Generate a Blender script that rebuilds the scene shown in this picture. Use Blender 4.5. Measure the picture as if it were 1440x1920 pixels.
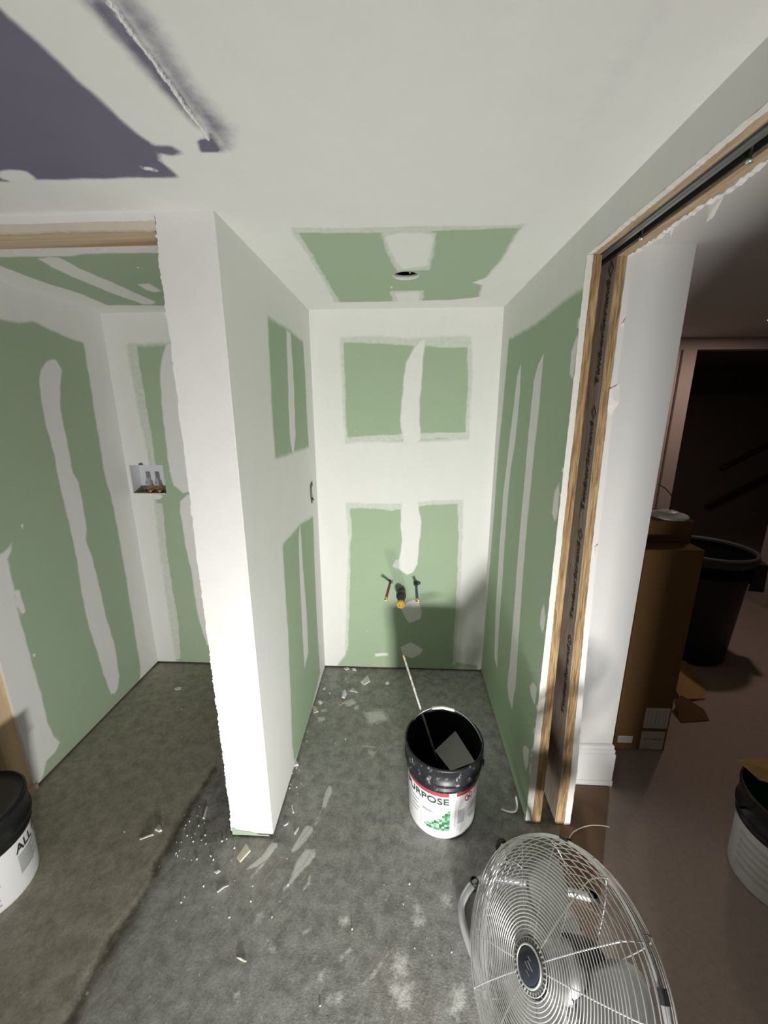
import bpy, bmesh, math, random
import numpy as np
from mathutils import Vector, Matrix, noise as mnoise

scene = bpy.context.scene
for o in list(bpy.data.objects):
    bpy.data.objects.remove(o)
COL = scene.collection
random.seed(7)
rng = np.random.default_rng(7)

# ------------------------------------------------------------------ camera
CAM_H, PITCH, YAW, ROLL, F_PX = 1.6321, 0.2511, -0.0487, -0.0037, 745.8
fwd = Vector((math.sin(YAW) * math.cos(PITCH), math.cos(YAW) * math.cos(PITCH), -math.sin(PITCH)))
rgt = Vector((math.cos(YAW), -math.sin(YAW), 0))
upv = rgt.cross(fwd)
r2 = rgt * math.cos(ROLL) + upv * math.sin(ROLL)
u2 = -rgt * math.sin(ROLL) + upv * math.cos(ROLL)
cd = bpy.data.cameras.new('camera')
cam = bpy.data.objects.new('camera', cd)
COL.objects.link(cam)
m = Matrix((r2, u2, -fwd)).transposed().to_4x4()
m.translation = (0, 0, CAM_H)
cam.matrix_world = m
cd.sensor_fit = 'VERTICAL'
cd.sensor_height = 36.0
cd.sensor_width = 27.0
cd.lens = F_PX / 1920 * 36.0
cd.clip_start = 0.02
scene.camera = cam

# ------------------------------------------------------------------ world, lamps, exposure
w = bpy.data.worlds.new('world')
scene.world = w
w.use_nodes = True
w.node_tree.nodes['Background'].inputs[0].default_value = (0.6, 0.62, 0.6, 1)
w.node_tree.nodes['Background'].inputs[1].default_value = 0.01

def area_lamp(name, loc, target, size, power, color, size_y=None):
    l = bpy.data.lights.new(name, 'AREA')
    l.energy = power
    l.color = color
    l.shape = 'RECTANGLE'
    l.size = size
    l.size_y = size_y or size
    o = bpy.data.objects.new(name, l)
    COL.objects.link(o)
    o.location = loc
    d_ = (Vector(target) - Vector(loc)).normalized()
    o.rotation_euler = d_.to_track_quat('-Z', 'Y').to_euler()
    return o
# LED work lamp standing low on the floor behind the camera
area_lamp('work_lamp', (0.24, -0.62, 0.15), (-0.1, 2.25, 0.75), 0.18, 33, (1.0, 0.98, 0.95), 0.12).data.spread = math.radians(124)

vs = scene.view_settings
vs.view_transform = 'Standard'
vs.look = 'None'
vs.gamma = 1
vs.use_curve_mapping = False
vs.exposure = 0.0

# ------------------------------------------------------------------ measured plan (metres)
H = 2.139          # ceiling height
XL, XR = -0.4991, 0.5072   # alcove side faces
XP = -0.6634       # left edge of the partition end
XW = -1.6238       # left wall of the left room
YB, YF, YJ = 2.2504, 1.1793, 1.2803
ZH, ZO = 2.099, 2.0499
YN = 0.17          # unseen near jamb of the pocket door opening, placed to shade the carton
YR = 1.481         # return wall in the next room
XC = 0.925         # its outer corner
YFAR = 3.245
GAP = 0.013

PAINT = {
 'NICHE_BACK': [('bare',0.03,[(-0.332,2.0),(-0.162,2.004),(0.006,1.991),(0.201,1.994),(0.341,1.998),(0.357,1.846),(0.355,1.655),(0.355,1.478),(0.188,1.467),(-0.049,1.461),(-0.198,1.467),(-0.321,1.458),(-0.326,1.601),(-0.331,1.824)]),('thin',0.01,[(-0.337,2.016),(0.354,2.008),(0.357,1.951),(0.202,1.948),(0.118,1.959),(0.006,1.965),(-0.191,1.975),(-0.338,1.985)]),('thin',0.008,[(0.327,2.003),(0.366,2.003),(0.37,1.478),(0.341,1.478),(0.344,1.765)]),('thin',0.007,[(-0.348,1.484),(-0.108,1.496),(0.128,1.507),(0.362,1.51),(0.364,1.478),(0.129,1.478),(-0.108,1.467),(-0.349,1.449)]),('thin',0.006,[(-0.355,1.985),(-0.321,1.985),(-0.318,1.461),(-0.348,1.461)]),('mud',0.01,[(0.109,1.995),(0.079,1.978),(0.048,1.944),(0.015,1.883),(-0.001,1.808),(-0.006,1.726),(-0.014,1.628),(-0.016,1.542),(0.002,1.458),(0.05,1.449),(0.094,1.467),(0.089,1.571),(0.087,1.698),(0.094,1.78),(0.1,1.867)]),('bare',0.018,[(-0.328,1.11),(-0.203,1.101),(-0.078,1.099),(0.137,1.117),(0.345,1.128),(0.349,0.896),(0.351,0.649),(0.346,0.373),(0.339,0.07),(0.4,0.056),(0.486,0.043),(0.495,-0.124),(-0.505,-0.158),(-0.42,0.011),(-0.398,0.048),(-0.362,0.104),(-0.347,0.394),(-0.339,0.576),(-0.319,0.844),(-0.325,0.954)]),('thin',0.009,[(-0.343,1.123),(0.344,1.14),(0.346,1.109),(0.138,1.098),(-0.063,1.064),(-0.203,1.076),(-0.329,1.078)]),('thin',0.007,[(0.315,1.121),(0.357,1.122),(0.36,0.649),(0.346,0.047),(0.326,0.046),(0.334,0.518),(0.33,0.896)]),('thin',0.006,[(-0.334,1.1),(-0.309,1.101),(-0.301,0.921),(-0.315,0.854),(-0.322,0.577),(-0.347,0.128),(-0.389,0.127)]),('thin',0.006,[(-0.014,0.757),(-0.03,0.694),(-0.062,0.715),(-0.04,0.756)]),('mud',0.008,[(-0.004,1.119),(0.085,1.126),(0.109,0.991),(0.099,0.87),(0.092,0.734),(0.061,0.678),(0.028,0.664),(-0.024,0.698),(-0.017,0.756),(-0.002,0.868),(-0.013,0.98)]),('mud',0.009,[(0.034,0.483),(0.103,0.499),(0.121,0.416),(0.115,0.368),(0.045,0.337),(0.011,0.391),(-0.006,0.439)]),('mud',0.01,[(-0.007,0.165),(0.057,0.201),(0.136,0.153),(0.116,0.114),(0.066,0.085),(0.007,0.111)]),('mud',0.012,[(-0.175,0.11),(-0.092,0.116),(-0.085,0.1),(-0.168,0.09)])],
 'LEFT_BACK': [('bare',0.034,[(-1.5,1.976),(-1.281,1.984),(-0.967,1.981),(-1.011,-0.175),(-1.507,-0.192),(-1.495,0.056),(-1.496,0.253),(-1.494,0.518),(-1.489,0.839),(-1.48,1.075),(-1.477,1.141),(-1.472,1.3),(-1.485,1.545),(-1.497,1.777),(-1.5,1.922)]),('thin',0.01,[(-1.5,1.976),(-1.452,1.975),(-1.451,1.777),(-1.444,1.545),(-1.443,1.3),(-1.442,1.157),(-1.468,1.157),(-1.466,1.338),(-1.485,1.545),(-1.5,1.72)]),('thin',0.008,[(-1.484,1.092),(-1.435,1.092),(-1.448,0.908),(-1.453,0.689),(-1.45,0.482),(-1.447,0.274),(-1.469,0.036),(-1.516,0.035),(-1.496,0.253),(-1.503,0.432),(-1.504,0.734)]),('mud',0.012,[(-1.28,1.992),(-1.318,1.914),(-1.344,1.818),(-1.354,1.691),(-1.362,1.485),(-1.363,1.301),(-1.354,1.206),(-1.301,1.161),(-1.237,1.181),(-1.229,1.544),(-1.203,1.967)]),('mud',0.012,[(-1.273,1.155),(-1.325,1.109),(-1.333,1.043),(-1.329,0.851),(-1.312,0.641),(-1.311,0.372),(-1.275,0.146),(-1.234,0.123),(-1.202,0.56),(-1.214,1.11)]),('mud',0.006,[(-1.481,1.154),(-1.424,1.141),(-1.447,1.121),(-1.48,1.118)])],
 'PARTITION': [('bare',0.022,[(1.564,1.965),(1.829,1.97),(2.089,1.962),(2.1,1.813),(2.094,1.63),(2.101,1.444),(1.77,1.445),(1.534,1.449),(1.536,1.631),(1.547,1.785)]),('mud',0.012,[(1.803,1.963),(1.867,1.956),(1.874,1.832),(1.867,1.678),(1.85,1.518),(1.793,1.428),(1.756,1.501),(1.77,1.675),(1.788,1.823)]),('bare',0.018,[(1.551,1.092),(1.844,1.093),(2.12,1.06),(2.099,0.776),(2.086,0.446),(2.098,0.069),(1.733,-0.013),(1.497,0.027),(1.483,0.132),(1.505,0.308),(1.54,0.693),(1.543,0.952)]),('mud',0.01,[(1.845,1.101),(1.845,0.907),(1.86,0.725),(1.868,0.547),(1.854,0.371),(1.765,0.346),(1.767,0.506),(1.775,0.738),(1.787,0.93),(1.8,1.034)])],
 'RIGHT': [('bare',0.022,[(2.106,1.963),(1.795,1.954),(1.565,1.957),(1.357,1.972),(1.26,1.964),(1.202,1.971),(1.211,1.257),(1.242,-0.108),(1.691,-0.375),(2.26,-0.131),(2.229,0.07),(2.205,0.438),(2.17,1.111),(2.167,1.405),(2.133,1.653)]),('mud',0.008,[(1.858,1.824),(1.841,1.711),(1.854,1.486),(1.9,1.358),(1.909,1.147),(1.896,0.807),(1.89,0.508),(1.865,0.299),(1.935,0.318),(1.981,0.561),(2.0,0.921),(1.999,1.235),(1.952,1.504),(1.903,1.777)]),('mud',0.008,[(1.568,1.83),(1.571,1.761),(1.569,1.627),(1.578,1.502),(1.584,1.361),(1.588,1.1),(1.574,0.783),(1.546,0.451),(1.566,0.302),(1.625,0.31),(1.667,0.351),(1.658,0.489),(1.663,0.734),(1.674,1.071),(1.669,1.385),(1.669,1.586),(1.658,1.738),(1.624,1.798)]),('mud',0.01,[(1.287,1.844),(1.252,1.821),(1.264,1.735),(1.282,1.717),(1.308,1.738),(1.317,1.801)]),('mud',0.012,[(1.304,1.401),(1.287,1.307),(1.305,1.269),(1.337,1.294),(1.333,1.368)]),('mud',0.01,[(1.322,0.961),(1.293,0.916),(1.307,0.848),(1.342,0.867),(1.34,0.922)]),('mud',0.008,[(1.346,0.618),(1.303,0.623),(1.311,0.541),(1.36,0.553),(1.379,0.57)]),('mud',0.008,[(1.361,0.309),(1.317,0.329),(1.314,0.268),(1.327,0.216),(1.37,0.235),(1.388,0.271)])],
 'LEFT_WALL': [('bare',0.014,[(1.378,1.995),(1.544,1.991),(1.667,1.994),(1.742,1.993),(1.814,2.013),(1.872,2.001),(1.975,1.98),(2.093,1.967),(2.09,1.872),(2.081,1.579),(2.075,1.287),(2.098,1.111),(2.098,0.748),(2.092,0.452),(2.084,0.09),(2.048,-0.036),(1.274,-0.168),(0.734,0.554),(1.063,1.867)]),('mud',0.01,[(1.809,1.813),(1.842,1.845),(1.877,1.863),(1.904,1.864),(1.921,1.823),(1.889,1.732),(1.871,1.634),(1.87,1.517),(1.87,1.336),(1.891,1.285),(1.89,1.17),(1.886,1.041),(1.864,0.993),(1.882,0.891),(1.89,0.803),(1.897,0.559),(1.92,0.312),(1.908,0.156),(1.884,0.093),(1.854,0.077),(1.828,0.095),(1.816,0.18),(1.795,0.385),(1.776,0.594),(1.776,0.706),(1.787,0.864),(1.791,1.07),(1.781,1.232),(1.785,1.442),(1.775,1.564),(1.779,1.704),(1.785,1.761)]),('mud',0.01,[(1.331,1.132),(1.438,1.071),(1.472,1.082),(1.497,1.099),(1.487,1.069),(1.462,1.044),(1.459,0.976),(1.451,0.82),(1.451,0.649),(1.456,0.493),(1.457,0.353),(1.456,0.259),(1.463,0.172),(1.485,0.103),(1.455,0.08),(1.405,0.077),(1.38,0.032),(1.353,0.001),(1.309,-0.03),(1.141,0.656)]),('mud',0.006,[(1.457,0.903),(1.478,0.898),(1.481,0.791),(1.466,0.789),(1.453,0.838)]),('mud',0.005,[(1.549,1.165),(1.565,1.162),(1.552,1.14)]),('mud',0.004,[(1.468,0.595),(1.478,0.594),(1.477,0.576),(1.465,0.582)])],
 'CEIL_MUD': [('bare',0.012,[(-0.55,0.502),(-0.528,0.639),(-0.524,0.68),(-0.521,0.722),(-0.515,0.777),(-0.509,0.845),(-0.506,0.888),(-0.498,0.914),(-0.464,0.916),(-0.45,0.943),(-0.481,0.949),(-0.502,0.939),(-0.512,0.963),(-0.509,0.998),(-0.508,1.028),(-0.673,1.024),(-0.825,1.019),(-0.924,1.023),(-1.294,1.009)]),('mud',0.01,[(-0.885,0.985),(-0.854,0.979),(-0.829,0.984),(-0.83,1.015),(-0.853,1.029),(-0.897,1.022),(-0.913,1.0)]),('mud',0.006,[(-0.569,0.983),(-0.545,0.988),(-0.537,1.004),(-0.567,0.994)]),('mud',0.008,[(-0.514,0.963),(-0.492,0.964),(-0.507,0.998),(-0.512,0.986)]),('bare',0.024,[(-0.411,0.627),(-0.381,0.63),(-0.378,0.67),(-0.372,0.714),(-0.373,0.779),(-0.372,0.87),(-0.384,0.87),(-0.395,0.8),(-0.4,0.751),(-0.408,0.708)]),('bare',0.005,[(-0.375,0.629),(-0.373,0.663),(-0.375,0.705),(-0.375,0.752),(-0.374,0.805),(-0.371,0.873),(-0.369,0.902),(-0.375,0.902),(-0.378,0.877),(-0.383,0.812),(-0.383,0.759),(-0.383,0.712),(-0.382,0.671),(-0.38,0.63)]),('bare',0.05,[(-0.371,0.629),(-0.366,0.723),(-0.371,0.808),(-0.36,0.928),(-0.332,0.876),(-0.35,0.785),(-0.348,0.681),(-0.351,0.63)]),('bare',0.007,[(-0.406,0.906),(-0.37,0.899),(-0.372,0.944),(-0.417,0.943)]),('bare',0.016,[(-0.329,1.296),(-0.214,1.303),(-0.071,1.307),(0.137,1.309),(0.259,1.316),(0.335,1.31),(0.332,1.424),(0.338,1.588),(0.32,1.779),(0.279,1.838),(0.328,1.878),(0.343,2.059),(0.224,2.097),(-0.048,2.109),(-0.338,2.111),(-0.325,1.823),(-0.326,1.495)]),('thin',0.008,[(-0.333,1.282),(0.335,1.293),(0.338,1.331),(0.14,1.333),(-0.073,1.339),(-0.338,1.328)]),('thin',0.008,[(-0.336,1.282),(-0.314,1.283),(-0.312,1.496),(-0.312,1.876),(-0.311,2.143),(-0.369,2.139),(-0.352,1.822),(-0.348,1.533)]),('thin',0.01,[(-0.069,1.343),(-0.031,1.331),(0.063,1.336),(0.092,1.352),(0.094,1.51),(0.094,1.672),(-0.028,1.683),(-0.062,1.487)]),('thin',0.008,[(-0.067,1.939),(0.085,1.932),(0.087,2.147),(-0.053,2.139)]),('mud',0.013,[(-0.06,1.366),(-0.023,1.346),(0.048,1.35),(0.087,1.363),(0.085,1.486),(0.085,1.626),(0.041,1.646),(-0.008,1.66),(-0.036,1.566),(-0.054,1.456)]),('mud',0.015,[(-0.049,1.965),(0.069,1.955),(0.073,2.117),(-0.035,2.11)]),('mud',0.003,[(-0.058,1.869),(-0.051,1.862),(-0.052,1.892),(-0.061,1.892)]),('bare',0.014,[(-1.835,1.431),(-1.372,1.458),(-1.224,1.462),(-1.126,1.462),(-1.063,1.447),(-0.989,1.447),(-0.823,1.452),(-0.6,1.465),(-0.952,2.133),(-1.197,2.118),(-1.47,2.09),(-1.441,1.887),(-1.466,1.733),(-1.452,1.535),(-1.557,1.233)]),('mud',0.012,[(-1.26,1.484),(-1.21,1.467),(-1.179,1.474),(-1.192,1.59),(-1.19,1.715),(-1.192,1.87),(-1.196,2.047),(-1.242,2.094),(-1.281,2.092),(-1.299,1.904),(-1.295,1.709),(-1.281,1.568)]),('mud',0.012,[(-1.105,1.776),(-1.05,1.772),(-1.062,1.878),(-1.102,1.892),(-1.117,1.85)]),('mud',0.003,[(-0.974,1.58),(-0.966,1.586),(-0.975,1.597),(-0.981,1.591)])],
 'CEIL_SMUDGE': [('mud',0.1,[(0.309,0.652),(0.345,0.653),(0.346,0.801),(0.34,0.9),(0.334,0.926),(0.325,0.92),(0.317,0.81)]),('mud',0.012,[(0.326,0.921),(0.324,0.897),(0.324,0.872),(0.329,0.878),(0.33,0.903),(0.33,0.922)])],
 'FLOOR_SMEAR': [('mud',0.006,[(-0.324,1.418),(-0.309,1.414),(-0.3,1.38),(-0.305,1.343),(-0.313,1.312),(-0.331,1.308),(-0.333,1.342),(-0.329,1.379)]),('mud',0.012,[(-0.331,1.308),(-0.333,1.272),(-0.342,1.232),(-0.35,1.238),(-0.339,1.283)]),('mud',0.0072,[(-0.389,1.23),(-0.359,1.231),(-0.347,1.215),(-0.366,1.175),(-0.388,1.141),(-0.409,1.125),(-0.418,1.135),(-0.405,1.173)]),('mud',0.0084,[(-0.364,1.142),(-0.324,1.147),(-0.315,1.125),(-0.336,1.091),(-0.362,1.055),(-0.387,1.024),(-0.409,1.0),(-0.414,1.006),(-0.393,1.045),(-0.385,1.098)]),('mud',0.006,[(-0.502,1.159),(-0.477,1.16),(-0.473,1.145),(-0.488,1.113),(-0.507,1.087),(-0.533,1.07),(-0.565,1.059),(-0.552,1.078),(-0.523,1.11)]),('mud',0.0096,[(-0.333,1.082),(-0.32,1.057),(-0.314,1.032),(-0.335,1.006),(-0.343,1.009),(-0.327,1.036)]),('mud',0.0096,[(-0.501,1.105),(-0.493,1.098),(-0.512,1.062),(-0.534,1.03),(-0.543,1.033)]),('mud',0.03,[(-0.014,0.861),(0.028,0.86),(0.032,0.806),(-0.012,0.802),(-0.024,0.821)]),('mud',0.03,[(-0.02,0.798),(0.043,0.795),(0.034,0.741),(0.001,0.737),(-0.028,0.781)]),('mud',0.027,[(0.038,0.955),(0.091,0.957),(0.086,0.925),(0.046,0.92)]),('mud',0.027,[(0.039,1.005),(0.066,0.993),(0.082,0.957),(0.052,0.956)]),('mud',0.024,[(0.143,1.02),(0.178,1.027),(0.175,0.983),(0.142,0.973)]),('mud',0.021,[(-0.214,0.939),(-0.167,0.944),(-0.158,0.922),(-0.189,0.915)]),('mud',0.03,[(0.16,0.798),(0.194,0.796),(0.196,0.748),(0.159,0.726),(0.138,0.74)]),('mud',0.021,[(-0.479,0.931),(-0.451,0.946),(-0.449,0.918),(-0.475,0.896)]),('mud',0.015,[(-0.191,0.837),(-0.148,0.865),(-0.141,0.861),(-0.179,0.829)]),('mud',0.012,[(-0.118,0.782),(-0.077,0.81),(-0.03,0.861),(-0.025,0.859),(-0.067,0.806),(-0.108,0.775)]),('mud',0.018,[(-0.208,0.755),(-0.19,0.76),(-0.185,0.746),(-0.203,0.742)]),('mud',0.018,[(-0.181,0.763),(-0.16,0.766),(-0.16,0.742),(-0.178,0.739)]),('mud',0.012,[(-0.317,0.897),(-0.286,0.916),(-0.28,0.911),(-0.309,0.887)]),('mud',0.018,[(-0.424,0.878),(-0.4,0.866),(-0.378,0.841),(-0.403,0.844)]),('mud',0.018,[(-0.244,0.807),(-0.222,0.811),(-0.22,0.783),(-0.239,0.782)]),('mud',0.018,[(-0.477,0.738),(-0.464,0.761),(-0.454,0.755),(-0.46,0.728)]),('mud',0.015,[(-0.456,1.874),(-0.419,1.884),(-0.407,1.856),(-0.446,1.854)]),('mud',0.018,[(-0.465,1.814),(-0.419,1.824),(-0.404,1.789),(-0.448,1.776)]),('mud',0.018,[(-0.344,1.93),(-0.288,1.976),(-0.246,1.934),(-0.294,1.902)]),('mud',0.018,[(-0.268,1.916),(-0.232,1.918),(-0.239,1.876),(-0.264,1.883)]),('mud',0.036,[(-0.214,1.865),(-0.096,1.89),(-0.063,1.812),(-0.176,1.769)]),('mud',0.024,[(-0.163,1.614),(-0.119,1.6),(-0.128,1.575),(-0.155,1.586)]),('mud',0.012,[(-0.197,1.642),(-0.124,1.632),(-0.126,1.623),(-0.191,1.629)])],
 'FLOOR_ZONE': [('mud',0.05,[(-1.134,2.287),(-0.842,1.601),(-0.869,1.477),(-0.886,1.225),(-0.89,1.066),(-0.891,0.95),(-0.9,0.863),(-0.904,0.786),(-0.915,0.718),(-0.91,0.657),(-1.814,0.344),(-5.977,2.081)])],
 'FLOOR_CRACK': [('mud',0.022,[(-0.89,1.52),(-0.857,1.477),(-0.865,1.248),(-0.871,1.085),(-0.873,0.951),(-0.874,0.885),(-0.88,0.812),(-0.885,0.741),(-0.881,0.658),(-0.925,0.656),(-0.932,0.739),(-0.938,0.809),(-0.939,0.868),(-0.901,0.965),(-0.92,1.065),(-0.92,1.245)]),('mud',0.3,[(-0.857,1.506),(-0.671,1.608),(-0.5,1.522),(-0.461,1.289),(-0.471,1.141),(-0.636,1.133),(-0.788,1.186),(-0.887,1.247)])],
 'PFRONT_BARE': [],
}
CHIPS = [('large white torn plaster flake near the back wall of the alcove', [(-0.252, 2.115), (-0.212, 2.183), (-0.193, 2.122), (-0.211, 2.101), (-0.226, 2.086)], 0.006, 'w'), ('cream triangular plaster chip in front of the alcove back wall', [(-0.311, 2.03), (-0.296, 2.064), (-0.258, 2.018)], 0.004, 'c'), ('white elongated plaster lump beside cream chip in alcove', [(-0.352, 2.024), (-0.337, 2.033), (-0.323, 2.002), (-0.33, 1.965), (-0.347, 1.969)], 0.01, 'w'), ('tan curled plaster flake left of the white lump in alcove', [(-0.38, 1.941), (-0.356, 1.947), (-0.329, 1.931), (-0.343, 1.904), (-0.364, 1.92)], 0.004, 't'), ('small square white plaster chip near the partition base', [(-0.481, 1.933), (-0.472, 1.95), (-0.452, 1.929), (-0.463, 1.908)], 0.006, 'w'), ('yellowish plaster flake leaning at the foot of partition wall', [(-0.509, 1.906), (-0.478, 1.89), (-0.461, 1.854), (-0.485, 1.841)], 0.004, 'c'), ('pale pink crumb under the alcove back wall, left one of two', [(-0.378, 2.246), (-0.352, 2.258), (-0.338, 2.236), (-0.361, 2.225)], 0.006, 'c'), ('pale pink crumb under the alcove back wall, right one of two', [(-0.322, 2.243), (-0.298, 2.249), (-0.291, 2.222), (-0.313, 2.227)], 0.006, 'w'), ('lone rounded white chip in the middle of the alcove floor', [(-0.1, 2.116), (-0.084, 2.132), (-0.074, 2.112), (-0.09, 2.097)], 0.006, 'w'), ('tiny white curl between partition and cream chip in alcove', [(-0.472, 2.047), (-0.459, 2.061), (-0.458, 2.042), (-0.47, 2.037)], 0.003, 'w'), ('beige folded plaster strip just in front of partition end', [(-0.613, 1.099), (-0.597, 1.151), (-0.57, 1.125), (-0.594, 1.083)], 0.006, 'c'), ('small white plaster chip left of the beige folded strip', [(-0.678, 1.049), (-0.663, 1.055), (-0.653, 1.052), (-0.665, 1.043)], 0.003, 'w'), ('thin white plaster sliver lying below the small chip', [(-0.64, 0.989), (-0.622, 1.008), (-0.604, 1.01), (-0.619, 1.002), (-0.635, 0.986)], 0.003, 'w'), ('white crumb cluster on floor between left opening and crack', [(-0.984, 1.184), (-0.984, 1.205), (-0.969, 1.201), (-0.953, 1.183), (-0.96, 1.177)], 0.006, 'w'), ('long thin white sliver beside crumb cluster by the crack', [(-1.027, 1.151), (-0.98, 1.169), (-0.975, 1.166), (-1.021, 1.145)], 0.003, 'w'), ('flat pale chip inside the left opening near the doorway wall', [(-1.372, 2.003), (-1.36, 2.023), (-1.331, 2.019), (-1.334, 2.0), (-1.357, 1.994)], 0.003, 'w'), ('small torn white flake poking from partition corner base', [(-0.507, 1.501), (-0.502, 1.54), (-0.483, 1.505)], 0.008, 'w'), ('white sliver by the partition side, upper of two', [(-0.465, 1.312), (-0.459, 1.314), (-0.443, 1.28), (-0.449, 1.278)], 0.003, 'w'), ('white sliver beside the brushed mud smear, slanted', [(-0.422, 1.197), (-0.411, 1.227), (-0.407, 1.22), (-0.416, 1.191)], 0.003, 'w'), ('small curled white sliver right of the partition base', [(-0.472, 1.226), (-0.456, 1.242), (-0.456, 1.233), (-0.467, 1.224)], 0.003, 'w'), ('tan curled sliver on the open floor below the partition', [(-0.501, 0.823), (-0.485, 0.821), (-0.466, 0.816), (-0.468, 0.813), (-0.486, 0.817)], 0.004, 'c'), ('long splinter of plaster lying along the dark crack', [(-0.815, 1.239), (-0.826, 1.293), (-0.82, 1.291), (-0.805, 1.237)], 0.003, 'w')]
CRUMBS = [(-0.842,1.249),(-0.864,1.226),(-0.871,1.21),(-0.843,1.17),(-0.821,1.164),(-0.818,1.21),(-0.772,1.175),(-0.84,1.096),(-0.851,1.104),(-0.844,1.114),(-0.762,1.088),(-0.715,1.101),(-0.699,1.089),(-0.808,1.149),(-0.778,1.156),(-0.853,1.145),(-0.754,1.143),(-0.681,1.165),(-0.696,1.156),(-0.693,1.003),(-0.747,0.953),(-0.488,1.712),(-0.283,1.672),(-0.331,1.646),(-0.35,1.973),(-0.349,2.141),(-0.331,2.106),(-0.402,1.98),(-0.426,2.006),(0.035,1.043),(0.013,0.983),(0.102,0.857),(0.163,0.866),(-0.222,0.733),(-0.153,0.908),(-0.565,0.92),(-0.51,0.967),(-0.41,0.972),(-0.423,0.927),(-0.395,1.02),(-0.341,1.207),(-0.636,1.133),(-0.495,1.41),(-0.49,1.494),(-0.502,1.465),(-0.464,1.396),(-0.494,1.39),(0.468,1.415),(0.461,1.377),(-0.479,1.65),(-0.353,1.891),(-1.102,1.172),(-1.239,1.84),(-1.479,1.738),(-1.189,2.02)]


# ------------------------------------------------------------------ node helpers
def new_mat(name):
    mt = bpy.data.materials.new(name)
    mt.use_nodes = True
    nt = mt.node_tree
    b = nt.nodes['Principled BSDF']
    return mt, nt, b

class N:
    def __init__(s, nt): s.nt = nt
    def n(s, typ, **kw):
        nd = s.nt.nodes.new(typ)
        for k, v in kw.items():
            if k.startswith('i_'):
                nd.inputs[k[2:].replace('_', ' ')].default_value = v
            else:
                setattr(nd, k, v)
        return nd
    def l(s, a, b): s.nt.links.new(a, b)
    def val(s, sock, v):
        if hasattr(v, 'default_value') or hasattr(v, 'is_output'): s.l(v, sock)
        else: sock.default_value = v
    def math(s, op, a, b=0.0, clamp=False):
        nd = s.n('ShaderNodeMath', operation=op, use_clamp=clamp)
        s.val(nd.inputs[0], a); s.val(nd.inputs[1], b)
        return nd.outputs[0]
    def noise(s, scale, detail=4, rough=0.6, vec=None, dist=0.0):
        nd = s.n('ShaderNodeTexNoise')
        nd.inputs['Scale'].default_value = scale
        nd.inputs['Detail'].default_value = detail
        nd.inputs['Roughness'].default_value = rough
        nd.inputs['Distortion'].default_value = dist
        if vec is not None: s.l(vec, nd.inputs['Vector'])
        return nd.outputs['Fac']
    def mapr(s, v, a, b, c=0.0, d=1.0, smooth=True):
        nd = s.n('ShaderNodeMapRange', interpolation_type='SMOOTHSTEP' if smooth else 'LINEAR')
        s.val(nd.inputs['Value'], v)
        nd.inputs['From Min'].default_value = a; nd.inputs['From Max'].default_value = b
        nd.inputs['To Min'].default_value = c; nd.inputs['To Max'].default_value = d
        return nd.outputs[0]
    def mix(s, f, a, b):
        nd = s.n('ShaderNodeMix', data_type='RGBA')
        s.val(nd.inputs[0], f)
        for sock, v in ((nd.inputs[6], a), (nd.inputs[7], b)):
            if isinstance(v, tuple): sock.default_value = (*v, 1) if len(v) == 3 else v
            else: s.l(v, sock)
        return nd.outputs[2]
    def attr(s, name):
        return s.n('ShaderNodeAttribute', attribute_name=name).outputs['Fac']
    def pos(s): return s.n('ShaderNodeNewGeometry').outputs['Position']
    def obj(s): return s.n('ShaderNodeTexCoord').outputs['Object']
    def scaled(s, vec, sc):
        nd = s.n('ShaderNodeMapping')
        s.l(vec, nd.inputs['Vector']); nd.inputs['Scale'].default_value = sc
        return nd.outputs[0]
    def bump(s, h, strength, dist, b):
        nd = s.n('ShaderNodeBump')
        nd.inputs['Strength'].default_value = strength
        nd.inputs['Distance'].default_value = dist
        s.l(h, nd.inputs['Height']); s.l(nd.outputs[0], b.inputs['Normal'])

MUD = (0.80, 0.80, 0.775)
GREEN = (0.375, 0.480, 0.335)
PURPLE = (0.150, 0.138, 0.205)

def plain(name, col, rough=0.6, metal=0.0, vary=0.06, scale=25, bump=0.0, spec=0.5):
    mt, nt, b = new_mat(name)
    k = N(nt)
    p = k.obj()
    f = k.noise(scale, 4, 0.6, p)
    lo = tuple(c * (1 - vary) for c in col); hi = tuple(min(1, c * (1 + vary)) for c in col)
    k.l(k.mix(f, lo, hi), b.inputs['Base Color'])
    b.inputs['Roughness'].default_value = rough
    b.inputs['Metallic'].default_value = metal
    b.inputs['Specular IOR Level'].default_value = spec
    if bump: k.bump(k.noise(scale * 6, 3, 0.6, p), bump, 0.002, b)
    return mt

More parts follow.
